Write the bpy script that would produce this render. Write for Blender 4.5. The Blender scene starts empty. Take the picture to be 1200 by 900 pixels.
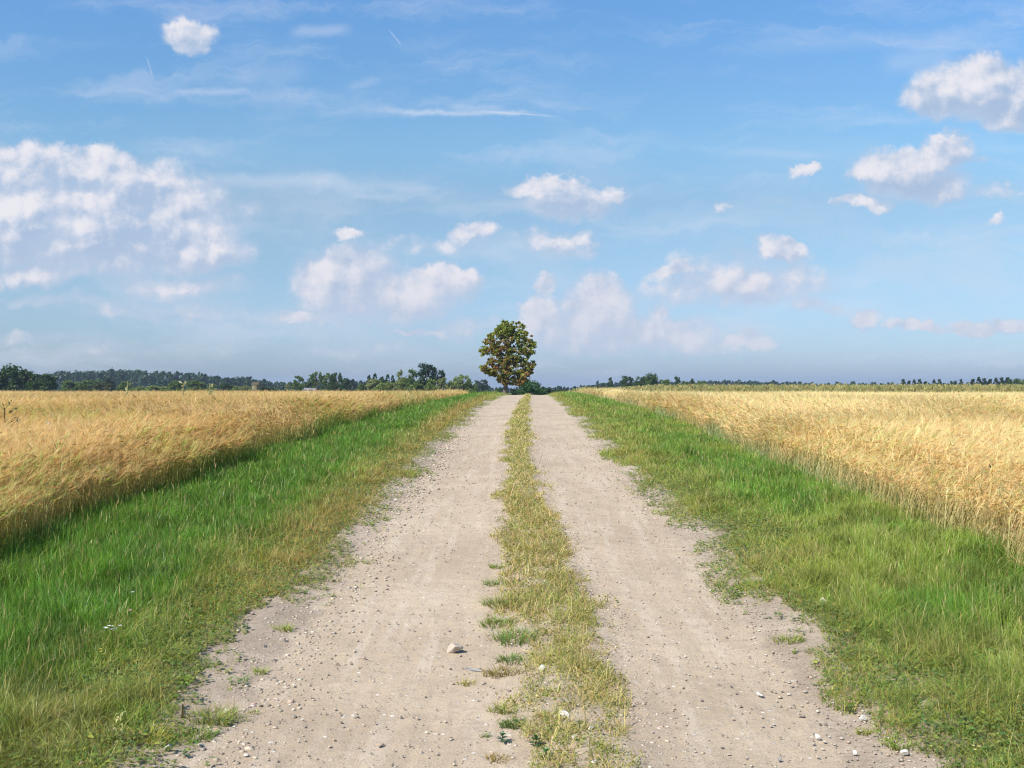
import bpy, math, random
import numpy as np

rng = np.random.default_rng(7)
S = bpy.context.scene
COL = S.collection
R = math.radians
F = 1250.0          # focal length in pixels of the 1200 px wide photograph
VX, VY = 618.0, 450.0
EYE = 1.7

# ------------------------------------------------------------------ camera
cam_d = bpy.data.cameras.new('camera')
cam = bpy.data.objects.new('camera', cam_d)
COL.objects.link(cam)
cam.location = (0, 0, EYE)
cam.rotation_euler = (R(90.0), 0, math.atan(18 / F))
cam_d.sensor_width = 36
cam_d.lens = 36 * F / 1200
cam_d.clip_start = 0.05
cam_d.clip_end = 20000
S.camera = cam

# ------------------------------------------------------------------ light
SUN_AZ = 224.0      # clockwise from +Y
SUN_EL = 44.0
SKY = 0.1
S.view_settings.view_transform = 'Standard'
S.view_settings.look = 'None'
S.view_settings.exposure = 0.7
S.view_settings.gamma = 1
S.cycles.max_bounces = 6; S.cycles.diffuse_bounces = 3; S.cycles.transmission_bounces = 4; S.cycles.volume_bounces = 0
S.cycles.filter_width = 1.15; S.cycles.denoising_prefilter = 'FAST'
S.view_settings.use_curve_mapping = False
sd = bpy.data.lights.new('sun', 'SUN')
sd.energy = 4.6
sd.angle = R(0.53)
sd.color = (1.0, 0.93, 0.82)
sun = bpy.data.objects.new('sun', sd)
COL.objects.link(sun)
from mathutils import Vector, Matrix
sdir = Vector((math.sin(R(SUN_AZ)) * math.cos(R(SUN_EL)), math.cos(R(SUN_AZ)) * math.cos(R(SUN_EL)), math.sin(R(SUN_EL))))
sun.rotation_euler = (-sdir).to_track_quat('-Z', 'Y').to_euler()
sun.location = sdir * 50


class NT:
    """small helper to write node graphs as expressions"""
    def __init__(s, tree):
        s.t = tree; s.n = tree.nodes; s.l = tree.links
    def put(s, sock, v):
        if hasattr(v, 'is_linked') or isinstance(v, bpy.types.NodeSocket): s.l.new(v, sock)
        elif v is not None:
            if sock.type in ('RGBA',) and not isinstance(v, (int, float)) and len(v) == 3: v = (*v, 1)
            sock.default_value = v
    def M(s, op, a, b=None, c=None, clamp=False):
        n = s.n.new('ShaderNodeMath'); n.operation = op; n.use_clamp = clamp
        s.put(n.inputs[0], a)
        if b is not None: s.put(n.inputs[1], b)
        if c is not None: s.put(n.inputs[2], c)
        return n.outputs[0]
    def V(s, op, a, b=None):
        n = s.n.new('ShaderNodeVectorMath'); n.operation = op
        s.put(n.inputs[0], a)
        if b is not None: s.put(n.inputs[3 if op == 'SCALE' else 1], b)
        return n.outputs['Value' if op in ('DOT_PRODUCT', 'LENGTH') else 'Vector']
    def xyz(s, x, y, z):
        n = s.n.new('ShaderNodeCombineXYZ')
        for i, v in enumerate((x, y, z)): s.put(n.inputs[i], v)
        return n.outputs[0]
    def sep(s, v):
        n = s.n.new('ShaderNodeSeparateXYZ'); s.put(n.inputs[0], v); return n.outputs
    def noise(s, v, scale, detail=4, rough=0.5, out='Fac', dist=0.0, lac=2.0):
        n = s.n.new('ShaderNodeTexNoise'); s.put(n.inputs['Vector'], v)
        n.inputs['Scale'].default_value = scale; n.inputs['Detail'].default_value = detail
        n.inputs['Roughness'].default_value = rough; n.inputs['Distortion'].default_value = dist
        n.inputs['Lacunarity'].default_value = lac
        return n.outputs[out]
    def voro(s, v, scale, out='Distance', feature='F1'):
        n = s.n.new('ShaderNodeTexVoronoi'); n.feature = feature; s.put(n.inputs['Vector'], v)
        n.inputs['Scale'].default_value = scale; return n.outputs[out]
    def smooth(s, v, a, b, o0=0.0, o1=1.0):
        n = s.n.new('ShaderNodeMapRange'); n.interpolation_type = 'SMOOTHSTEP'
        s.put(n.inputs['Value'], v); s.put(n.inputs['From Min'], a); s.put(n.inputs['From Max'], b)
        s.put(n.inputs['To Min'], o0); s.put(n.inputs['To Max'], o1)
        return n.outputs['Result']
    def mix(s, f, a, b, mode='MIX'):
        n = s.n.new('ShaderNodeMix'); n.data_type = 'RGBA'; n.blend_type = mode
        s.put(n.inputs[0], f); s.put(n.inputs[6], a); s.put(n.inputs[7], b)
        return n.outputs[2]


# ------------------------------------------------------------------ sky with clouds (all in world directions)
W = bpy.data.worlds.new('World'); S.world = W
W.use_nodes = True
W.cycles.sampling_method = 'MANUAL'
W.cycles.sample_map_resolution = 512
wt = NT(W.node_tree); wt.n.clear()
sky = wt.n.new('ShaderNodeTexSky'); sky.sky_type = 'NISHITA'; sky.sun_disc = False
sky.sun_elevation = R(SUN_EL); sky.sun_rotation = R(SUN_AZ)
sky.altitude = 100; sky.air_density = 1.0; sky.dust_density = 0.7; sky.ozone_density = 3.0
gen = wt.n.new('ShaderNodeTexCoord').outputs['Generated']
dx, dy, dz = wt.sep(gen)
ysafe = wt.M('MAXIMUM', dy, 0.15)
pu = wt.M('DIVIDE', dx, ysafe); pv = wt.M('DIVIDE', dz, ysafe)
p0 = wt.xyz(pu, pv, 0.0)
wn = wt.noise(p0, 16, 6, 0.6, 'Color')
wn2 = wt.noise(p0, 70, 4, 0.62, 'Color')
warp = wt.V('ADD', wt.V('SCALE', wt.V('SUBTRACT', wn, (0.5, 0.5, 0.5)), 0.042),
            wt.V('SCALE', wt.V('SUBTRACT', wn2, (0.5, 0.5, 0.5)), 0.016))
pw = wt.V('ADD', p0, warp)
# clouds: centre px, radii px, amplitude
CL = [
 (221, 40, 33, 22, 1.0), (205, 52, 20, 12, .7),
 (15, 195, 75, 34, 1.0), (105, 195, 45, 26, 1.0), (150, 207, 50, 20, .9), (20, 250, 80, 42, 1.0), (110, 250, 80, 48, .9),
 (140, 248, 130, 58, .95), (60, 285, 110, 36, .7), (195, 240, 50, 42, 1.0), (225, 280, 55, 38, 1.05), (130, 290, 110, 34, .8), (268, 292, 30, 22, .7),
 (45, 326, 62, 16, .75), (205, 334, 80, 14, .6), (60, 355, 70, 9, .35), (190, 365, 100, 12, .3),
 (405, 325, 66, 38, 1.1), (445, 348, 95, 28, .95), (515, 336, 46, 26, 1.0), (350, 368, 45, 10, .6), (490, 388, 36, 4, .7),
 (640, 218, 46, 14, .75), (668, 238, 62, 20, .75), (720, 224, 20, 10, .7), (660, 285, 46, 16, .55), (409, 268, 18, 7, .6), (555, 272, 26, 12, .6), (500, 285, 90, 12, .3),
 (636, 372, 28, 26, 1.0), (700, 366, 40, 42, 1.1), (725, 392, 120, 22, 1.0), (665, 385, 60, 24, .9), (712, 347, 20, 16, .9), (772, 366, 14, 16, .7), (641, 334, 10, 14, .6), (868, 400, 40, 10, .65), (560, 385, 40, 12, .45), (800, 398, 50, 14, .7),
 (795, 318, 30, 14, .7), (850, 338, 90, 24, .75), (918, 293, 30, 15, .85), (925, 325, 45, 22, .5), (860, 320, 90, 26, .35), (945, 357, 24, 9, .5), (970, 367, 18, 6, .45),
 (1165, 104, 80, 36, 1.15), (1125, 118, 62, 28, 1.1), (1180, 132, 50, 22, 1.0), (1088, 122, 26, 14, .6),
 (1055, 205, 52, 28, 1.1), (1100, 186, 32, 24, 1.1), (1085, 218, 48, 18, .9), (1140, 192, 16, 7, .4), (1012, 240, 32, 7, .75), (1012, 208, 22, 12, .7), (942, 203, 18, 8, .75),
 (848, 245, 10, 4, .4), (1165, 225, 30, 7, .4), (1163, 257, 12, 5, .35),
 (1012, 376, 18, 13, .75), (1165, 380, 46, 10, .95), (1075, 380, 36, 7, .6), (30, 395, 50, 7, .25), (430, 408, 60, 7, .2), (150, 410, 70, 6, .2),
]
def cloud_field(p, cl):
    Fm = None
    for cx, cy, rx, ry, a in cl:
        c = ((cx - VX) / F, (VY - cy) / F, 0.0)
        q = wt.V('MULTIPLY', wt.V('SUBTRACT', p, c), (F / rx / 1.25, F / ry / 1.25, 0.0))
        g = wt.M('MULTIPLY_ADD', wt.V('DOT_PRODUCT', q, q), -a, a)
        Fm = g if Fm is None else wt.M('SMOOTH_MAX', Fm, g, 0.12)
    return wt.M('MAXIMUM', Fm, -1.0)
# undersides turned from the light
SHADE = [(150, 292, 95, 22, .55), (40, 296, 60, 16, .3), (45, 212, 35, 12, .4), (215, 305, 60, 14, .6), (1155, 128, 75, 20, .9), (1090, 218, 60, 14, .9), (1050, 222, 40, 10, .6), (670, 246, 55, 12, .8), (440, 368, 90, 12, .6), (640, 228, 50, 8, .4), (850, 355, 80, 10, .3), (212, 52, 20, 8, .2)]
sh = (-0.012, 0.014, 0.0)          # towards the light, up and to the left
def puffs(p):
    a = wt.noise(p, 26, 9, 0.60)
    b = wt.voro(wt.V('ADD', p, wt.V('SCALE', wn2, 0.01)), 42, feature='F1')
    return wt.M('SUBTRACT', a, wt.M('MULTIPLY', b, 0.30))
n0 = puffs(p0); n1 = puffs(wt.V('ADD', p0, (-0.006, 0.008, 0.0)))
m0 = wt.noise(p0, 11, 3, .5); m1 = wt.noise(wt.V('ADD', p0, (-0.015, 0.02, 0)), 11, 3, .5)
veil = wt.M('MULTIPLY', wt.M('MULTIPLY', wt.smooth(wt.noise(wt.V('MULTIPLY', wt.V('ADD', p0, warp), (1, 2.6, 1)), 5.5, 6, .6), .42, .72), wt.M('MULTIPLY', wt.smooth(pv, .0, .05), wt.smooth(pv, .27, .12))), .36)
# cirrus veil and streaks
cp = wt.V('MULTIPLY', wt.V('ADD', p0, wt.V('SCALE', wn, 0.05)), (1.0, 6.5, 1.0))
ci = wt.noise(cp, 5.0, 7, 0.58)
cirr = wt.smooth(ci, 0.46, 0.80, 0.0, 0.40)
def streak(x0, y0, x1, y1, w, a, soft=True):
    ax, ay, bx, by = (x0 - VX) / F, (VY - y0) / F, (x1 - VX) / F, (VY - y1) / F
    L = math.hypot(bx - ax, by - ay); tx, ty = (bx - ax) / L, (by - ay) / L
    d = wt.V('SUBTRACT', wt.V('ADD', p0, wt.V('SCALE', warp, 0.35 if soft else 0.06)), ((ax + bx) / 2, (ay + by) / 2, 0))
    al = wt.M('ABSOLUTE', wt.V('DOT_PRODUCT', d, (tx, ty, 0))); ac = wt.M('ABSOLUTE', wt.V('DOT_PRODUCT', d, (-ty, tx, 0)))
    return wt.M('MULTIPLY', wt.M('MULTIPLY', wt.smooth(al, L / 2, L / 5), wt.smooth(ac, w / F, 0.0)), a)
for a in ((430, 126, 650, 136, 5, .42), (520, 124, 600, 128, 6, .25), (210, 205, 420, 216, 13, .30), (330, 38, 420, 34, 12, .28), (190, 107, 300, 104, 6, .22),
          (260, 88, 370, 84, 16, .14), (400, 102, 450, 92, 9, .14), (830, 178, 990, 186, 8, .16), (1020, 80, 1130, 62, 22, .2), (820, 60, 1200, 40, 18, .12),
          (400, 210, 530, 222, 10, .16), (1060, 100, 1110, 84, 18, .3)):
    cirr = wt.M('ADD', cirr, streak(*a))
for a in ((453, 32, 472, 54, 1.3, .30), (169, 62, 178, 92, 1.5, .26), (560, 130, 665, 138, 1.6, .3)):
    cirr = wt.M('ADD', cirr, streak(*a, soft=False))
# clear-sky colour as seen through summer air
rp = wt.n.new('ShaderNodeValToRGB'); wt.put(rp.inputs[0], wt.M('DIVIDE', pv, 0.4, clamp=True))
cr_ = rp.color_ramp
TINT = ((0, (.465, .585, .90)), (.3, (.63, .71, .77)), (.43, (.71, .77, .77)), (.55, (.745, .91, .91)), (.92, (.67, .97, 1.13)))
cr_.elements.remove(cr_.elements[1])
cr_.elements[0].position = 0
cr_.elements[0].color = (*[q / 1.3 for q in TINT[0][1]], 1)
for pos, c in TINT[1:]:
    cr_.elements.new(pos).color = (*[q / 1.3 for q in c], 1)
tnt = wt.V('SCALE', rp.outputs[0], 1.3)
skyc = wt.V('MULTIPLY', sky.outputs[0], tnt)
cirr = wt.M('MULTIPLY', wt.M('MULTIPLY', wt.M('MINIMUM', cirr, 0.6), wt.smooth(wt.M('ABSOLUTE', pu), .88, .66)), wt.smooth(pv, .49, .40))
base = wt.mix(cirr, skyc, (4.6, 4.9, 5.6))
base = wt.mix(veil, base, (4.1, 4.35, 5.0))
def sky_closure(col):
    bg = wt.n.new('ShaderNodeBackground'); wt.put(bg.inputs[0], col); bg.inputs[1].default_value = SKY
    return bg.outputs[0]
def fork(fac, a, b):
    m = wt.n.new('ShaderNodeMixShader'); wt.put(m.inputs[0], fac); wt.l.new(a, m.inputs[1]); wt.l.new(b, m.inputs[2])
    return m.outputs[0]
def cloudy(u0, u1):
    cl = [k for k in CL if (k[0] - VX) / F + 1.9 * k[2] / F + .04 > u0 and (k[0] - VX) / F - 1.9 * k[2] / F - .04 < u1]
    F0 = cloud_field(pw, cl); F1 = cloud_field(wt.V('ADD', pw, sh), cl)
    dens = wt.M('MULTIPLY_ADD', wt.M('SUBTRACT', n0, 0.35), 1.5, F0)
    rim = wt.M('MAXIMUM', wt.M('MINIMUM', wt.M('SUBTRACT', F0, F1), 0.35), -0.6)
    alpha = wt.smooth(dens, 0.06, wt.M('SUBTRACT', 1.0, wt.M('MULTIPLY', wt.M('MAXIMUM', rim, 0.0), 0.9)))
    # thin edges stay thin near the horizon, and small clouds are never fully opaque
    alpha = wt.M('MULTIPLY', alpha, wt.smooth(pv, 0.0, 0.12, 0.50, 0.93))
    lit = wt.M('MULTIPLY_ADD', rim, 0.75, 0.60)
    lit = wt.M('MULTIPLY_ADD', wt.M('SUBTRACT', m0, m1), 2.2, lit)
    lit = wt.M('MULTIPLY_ADD', wt.M('SUBTRACT', n0, n1), 2.6, lit)
    lit = wt.M('MULTIPLY_ADD', wt.smooth(F0, 0.2, 1.1), -0.10, lit)
    dk = cloud_field(p0, [k for k in SHADE if u0 - .1 < (k[0] - VX) / F < u1 + .1] or SHADE[:1])
    lit = wt.M('MULTIPLY_ADD', wt.M('MAXIMUM', dk, 0.0), -0.52, lit)
    lit = wt.smooth(lit, -0.05, 1.25)
    ccol = wt.mix(lit, (2.45, 3.25, 4.5), (5.3, 5.2, 5.5))
    low = wt.smooth(pv, 0.03, 0.16)
    ccol = wt.mix(low, wt.mix(0.5, ccol, (4.35, 4.25, 4.75)), ccol)
    body = wt.M('MULTIPLY', wt.smooth(wt.M('MULTIPLY_ADD', wt.M('SUBTRACT', m0, 0.5), 0.9, wt.M('MULTIPLY_ADD', wt.M('SUBTRACT', n0, 0.35), 0.5, F0)), -0.15, 0.75), wt.smooth(pv, 0.0, 0.16, 0.48, 0.84))
    return sky_closure(wt.mix(alpha, wt.mix(body, base, wt.mix(low, (3.35, 3.75, 4.65), (3.05, 3.7, 4.75))), ccol))
c1, c2, c3 = -.27, -.03, .20
row = fork(wt.M('GREATER_THAN', pu, c2), fork(wt.M('GREATER_THAN', pu, c1), cloudy(-9, c1), cloudy(c1, c2)), fork(wt.M('GREATER_THAN', pu, c3), cloudy(c2, c3), cloudy(c3, 9)))
# the clouds all stand in the northern half of the sky
front = wt.M('MULTIPLY', wt.M('GREATER_THAN', dy, 0.15), wt.M('MULTIPLY', wt.M('LESS_THAN', pv, 0.5), wt.M('MULTIPLY', wt.M('GREATER_THAN', pv, -0.02), wt.M('LESS_THAN', wt.M('ABSOLUTE', pu), 0.9))))
wt.l.new(fork(front, sky_closure(skyc), row), wt.n.new('ShaderNodeOutputWorld').inputs[0])


# ------------------------------------------------------------------ helpers
def tag(o, label=None, cat=None, group=None, kind=None):
    if label: o['label'] = label
    if cat: o['category'] = cat
    if group: o['group'] = group
    if kind: o['kind'] = kind
    return o

def ss(a, b, x):
    t = np.clip((np.asarray(x, float) - a) / (b - a), 0, 1)
    return t * t * (3 - 2 * t)

_perm = np.random.default_rng(99).random((256, 256))
def vn(x, y):
    x = np.asarray(x, float); y = np.asarray(y, float)
    xi = np.floor(x).astype(int); yi = np.floor(y).astype(int)
    fx = x - xi; fy = y - yi
    fx = fx * fx * (3 - 2 * fx); fy = fy * fy * (3 - 2 * fy)
    g = lambda a, b: _perm[a & 255, b & 255]
    return (g(xi, yi) * (1 - fx) + g(xi + 1, yi) * fx) * (1 - fy) + (g(xi, yi + 1) * (1 - fx) + g(xi + 1, yi + 1) * fx) * fy
def fbm(x, y, o=3):
    s = 0; a = 1; t = 0
    for k in range(o):
        s = s + a * vn(x * 2 ** k + 17 * k, y * 2 ** k + 31 * k); t += a; a *= .5
    return s / t

# ---- the lie of the land
PY = np.array([-400, -60, -20, 0, 4.5, 8, 15, 29, 45, 61, 75, 100, 170, 300, 500, 1000, 3000, 9000.])
PZ = np.array([-8, -1.9, -.55, 0, .07, .20, .42, .76, .94, 1.0, .92, .35, -1.3, -1.9, -3.2, -7, -16, -32.])
_h = np.diff(PY); _d = np.diff(PZ) / _h
_m = np.zeros(len(PY)); _m[0] = _d[0]; _m[-1] = _d[-1]
for i in range(1, len(PY) - 1):
    _m[i] = 0 if _d[i - 1] * _d[i] <= 0 else 3 * (_h[i - 1] + _h[i]) / ((2 * _h[i] + _h[i - 1]) / _d[i - 1] + (_h[i] + 2 * _h[i - 1]) / _d[i])
def prof(Y):
    Y = np.clip(Y, PY[0], PY[-1]); i = np.clip(np.searchsorted(PY, Y) - 1, 0, len(_h) - 1)
    t = (Y - PY[i]) / _h[i]; h = _h[i]
    return ((1 + 2 * t) * (1 - t) ** 2 * PZ[i] + t * (1 - t) ** 2 * h * _m[i] + t * t * (3 - 2 * t) * PZ[i + 1] + t * t * (t - 1) * h * _m[i + 1])
def rc(Y): return np.interp(Y, [0, 8, 29, 61, 85, 120, 170, 300], [0, 0, -.17, -.05, 0, 2.5, 12, 70])
def sc(Y): return np.interp(Y, [0, 4.5, 8, 11.3, 17.7, 26, 40, 61, 85, 120, 170, 300], [.38, .30, .13, -.05, -.15, -.22, -.12, .03, 0, 2.5, 12, 70])
def swd(Y): return np.interp(Y, [3, 5.2, 7, 11, 18, 26, 40, 61], [.24, .26, .31, .28, .25, .24, .2, .15])
def gz(X, Y):
    X = np.asarray(X, float); Y = np.asarray(Y, float)
    z = prof(Y)
    z = z - .58 * ss(2.5, 6.0, np.abs(X)) * ss(14, 55, Y) * ss(120, 80, Y)
    n = ss(130, 60, Y)
    z = z + n * .10 * (fbm(X * .12 + 5, Y * .07, 2) - .5) * ss(1.8, 4, np.abs(X))
    xr = np.abs(X - rc(Y))
    z = z + n * .035 * np.exp(-((X - sc(Y)) / .28) ** 2)
    z = z + n * .045 * ss(1.35, 1.9, xr) * (0.4 + fbm(X * 1.2, Y * .8, 2))
    return z
def gp(px, py):
    """where the ray through a pixel of the photograph meets the ground"""
    lo, hi = 2.0, 75.0
    f = lambda Y: VY + F * (EYE - float(gz((px - VX) / F * Y, Y))) / Y - py
    for _ in range(50):
        m = (lo + hi) / 2
        if f(m) > 0: lo = m
        else: hi = m
    Y = (lo + hi) / 2; X = (px - VX) / F * Y
    return X, Y, float(gz(X, Y))

def nmesh(name, v, f, mat, col=None, parent=None, smooth=False, extra=None):
    """v (N,3), f (M,k) -> one mesh object"""
    me = bpy.data.meshes.new(name)
    v = np.ascontiguousarray(v, np.float32); f = np.ascontiguousarray(f, np.int32)
    me.vertices.add(len(v)); me.vertices.foreach_set('co', v.ravel())
    k = f.shape[1]
    me.loops.add(f.size); me.loops.foreach_set('vertex_index', f.ravel())
    me.polygons.add(len(f)); me.polygons.foreach_set('loop_start', np.arange(0, f.size, k, dtype=np.int32))
    me.polygons.foreach_set('loop_total', np.full(len(f), k, np.int32))
    if smooth: me.polygons.foreach_set('use_smooth', np.ones(len(f), bool))
    me.update(calc_edges=True)
    if col is not None:
        a = me.color_attributes.new('Col', 'FLOAT_COLOR', 'POINT')
        c = np.ones((len(v), 4), np.float32); c[:, :3] = col
        a.data.foreach_set('color', c.ravel())
    me.materials.append(mat)
    o = bpy.data.objects.new(name, me); COL.objects.link(o)
    if parent is not None: o.parent = parent
    return o

class Rib:
    """collects ribbons: centre lines, widths, a side direction, colours"""
    def __init__(s): s.v = []; s.f = []; s.c = []; s.n = 0
    def add(s, P, w, side, c):
        N, K, _ = P.shape
        if N == 0: return
        w = np.broadcast_to(w, (N, K))[..., None] * .5
        side = side[:, None, :] if side.ndim == 2 else side
        v = np.stack([P - side * w, P + side * w], 2).reshape(-1, 3)
        c = np.broadcast_to(c if c.ndim == 3 else c[:, None, :], (N, K, 3))
        c = np.repeat(c[:, :, None, :], 2, 2).reshape(-1, 3)
        b = (np.arange(N)[:, None] * K + np.arange(K - 1)[None]) * 2
        f = np.stack([b, b + 1, b + 3, b + 2], -1).reshape(-1, 4) + s.n
        s.v.append(v.astype(np.float32)); s.f.append(f.astype(np.int32)); s.c.append(np.clip(c, 0, 1).astype(np.float32)); s.n += len(v)
    def raw(s, v, f, c):
        s.v.append(v.astype(np.float32)); s.f.append(f.astype(np.int32) + s.n); s.c.append(c.astype(np.float32)); s.n += len(v)
    def build(s, name, mat, parent=None, smooth=False):
        return nmesh(name, np.concatenate(s.v), np.concatenate(s.f), mat, np.concatenate(s.c), parent, smooth)

def unit(v): return v / np.maximum(np.linalg.norm(v, axis=-1, keepdims=True), 1e-9)
def flat(az): return np.stack([np.cos(az), np.sin(az), np.zeros_like(az)], -1)
def U(a, b, n): return rng.uniform(a, b, n)

def sample(lo, hi, Y0, Y1, dens, step=.25, margin=2.6):
    """random ground points between x = lo(Y) and hi(Y), as dense as dens(Y) per m2, inside what a camera near the photo's could see"""
    xs, ys = [], []
    y = Y0
    while y < Y1:
        st = step if y < 20 else step * 3
        ym = y + st / 2
        a = max(lo(ym), -.5 * ym - margin); b = min(hi(ym), .5 * ym + margin)
        if b > a:
            n = rng.poisson(dens(ym) * (b - a) * st)
            xs.append(U(a, b, n)); ys.append(U(y, y + st, n))
        y += st
    return np.concatenate(xs), np.concatenate(ys)

def grass_blades(rb, X, Y, h, w, cb, ct, lean, az, K=4, z=None):
    N = len(X)
    if N == 0: return
    z = gz(X, Y) - .01 if z is None else z
    t = np.linspace(0, 1, K)[None, :, None]
    root = np.stack([X, Y, z], -1)[:, None, :]
    h = np.broadcast_to(h, (N,)); w = np.broadcast_to(w, (N,)); lean = np.broadcast_to(lean, (N,))
    d = flat(az)[:, None, :]
    up = np.array([0, 0, 1.])[None, None]
    L = lean[:, None, None]; H = h[:, None, None]
    P = root + up * H * (t - .45 * L * t ** 2.2) + d * H * L * t ** 1.7 * .9
    wid = w[:, None] * (1 - t[..., 0] ** 2 * .93)
    side = flat(U(0, 2 * np.pi, N))
    c = cb[:, None, :] * (1 - t) + ct[:, None, :] * t
    rb.add(P, wid, side, c)

def mixc(a, b, f):
    a = np.asarray(a, float); b = np.asarray(b, float); f = np.asarray(f)[..., None]
    return a * (1 - f) + b * f
def jit(c, amt):
    N = len(c)
    return np.clip(c * (1 + rng.normal(0, amt, (N, 1))) * (1 + rng.normal(0, amt * .3, (N, 3))), .004, .95)

# ------------------------------------------------------------------ materials
def new_mat(name):
    m = bpy.data.materials.new(name); m.use_nodes = True; m.node_tree.nodes.clear()
    return m, NT(m.node_tree)

def veg_mat(name, trans=.35, rough=.55, spec=.25, tint=False, tcol=(1.15, 1.1, .55)):
    m, t = new_mat(name)
    a = t.n.new('ShaderNodeAttribute'); a.attribute_name = 'Col'
    c = a.outputs['Color']
    if tint:
        oi = t.n.new('ShaderNodeObjectInfo'); c = t.mix(1.0, c, oi.outputs['Color'], 'MULTIPLY')
    p = t.n.new('ShaderNodeBsdfPrincipled'); t.put(p.inputs['Base Color'], c)
    p.inputs['Roughness'].default_value = rough; p.inputs['Specular IOR Level'].default_value = spec
    tr = t.n.new('ShaderNodeBsdfTranslucent'); t.put(tr.inputs[0], t.mix(1.0, c, tcol, 'MULTIPLY'))
    mx = t.n.new('ShaderNodeMixShader'); mx.inputs[0].default_value = trans
    t.l.new(p.outputs[0], mx.inputs[1]); t.l.new(tr.outputs[0], mx.inputs[2])
    t.l.new(mx.outputs[0], t.n.new('ShaderNodeOutputMaterial').inputs[0])
    return m
M_grass = veg_mat('grass_blade', .38, .42, .35)
M_straw = veg_mat('ripe_straw', .50, .45, .35, tcol=(1.05, .95, .7))
M_leaf = veg_mat('tree_leaf', .28, .5, .3, tint=True)

def attr_mat(name, rough=.8, bump=None):
    m, t = new_mat(name)
    a = t.n.new('ShaderNodeAttribute'); a.attribute_name = 'Col'
    tc = t.n.new('ShaderNodeTexCoord').outputs['Object']
    c = t.mix(t.noise(tc, 60, 4), t.mix(.35, a.outputs['Color'], (.12, .1, .08)), a.outputs['Color'])
    p = t.n.new('ShaderNodeBsdfPrincipled'); t.put(p.inputs['Base Color'], c); p.inputs['Roughness'].default_value = rough
    if bump:
        b = t.n.new('ShaderNodeBump'); b.inputs['Strength'].default_value = .6; b.inputs['Distance'].default_value = bump
        t.put(b.inputs['Height'], t.noise(tc, .25 / bump, 5, .65)); t.l.new(b.outputs[0], p.inputs['Normal'])
    t.l.new(p.outputs[0], t.n.new('ShaderNodeOutputMaterial').inputs[0])
    return m
M_stone = attr_mat('field_stone', .85, .004)
M_bark = attr_mat('tree_bark', .9, .03)

def soil_nodes(t, co):
    """pale sandy soil with grit, worn places and pebbles"""
    big = t.noise(co, 1.3, 5, .6)
    fine = t.noise(co, 38, 6, .7)
    c = t.mix(t.smooth(big, .35, .68), (.31, .25, .19), (.42, .345, .27))
    c = t.mix(t.smooth(fine, .30, .60), t.mix(.55, c, (.16, .12, .085)), c)
    return c, fine

def ground_mat():
    m, t = new_mat('field_soil')
    co = t.n.new('ShaderNodeTexCoord').outputs['Object']
    x, y, z = t.sep(co)
    c, fine = soil_nodes(t, co)
    ax = t.M('ABSOLUTE', x)
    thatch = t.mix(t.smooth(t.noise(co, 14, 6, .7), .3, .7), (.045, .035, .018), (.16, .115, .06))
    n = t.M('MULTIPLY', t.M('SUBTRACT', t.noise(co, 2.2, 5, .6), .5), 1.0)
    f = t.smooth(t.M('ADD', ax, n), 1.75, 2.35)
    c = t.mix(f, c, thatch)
    straw = t.mix(t.smooth(t.noise(co, 9, 6, .7), .3, .7), (.13, .09, .04), (.30, .21, .10))
    c = t.mix(t.smooth(ax, 4.2, 4.8), c, straw)
    fields = t.mix(t.smooth(t.noise(co, .004, 3, .5), .42, .58), (.22, .20, .07), (.09, .13, .035))
    c = t.mix(t.smooth(y, 110, 200), c, fields)
    p = t.n.new('ShaderNodeBsdfPrincipled'); t.put(p.inputs['Base Color'], c); p.inputs['Roughness'].default_value = .95
    p.inputs['Specular IOR Level'].default_value = .1
    b = t.n.new('ShaderNodeBump'); b.inputs['Strength'].default_value = .9; b.inputs['Distance'].default_value = .012
    t.put(b.inputs['Height'], t.M('ADD', fine, t.M('MULTIPLY', t.noise(co, 130, 3, .6), .4))); t.l.new(b.outputs[0], p.inputs['Normal'])
    t.l.new(p.outputs[0], t.n.new('ShaderNodeOutputMaterial').inputs[0])
    return m
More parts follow.
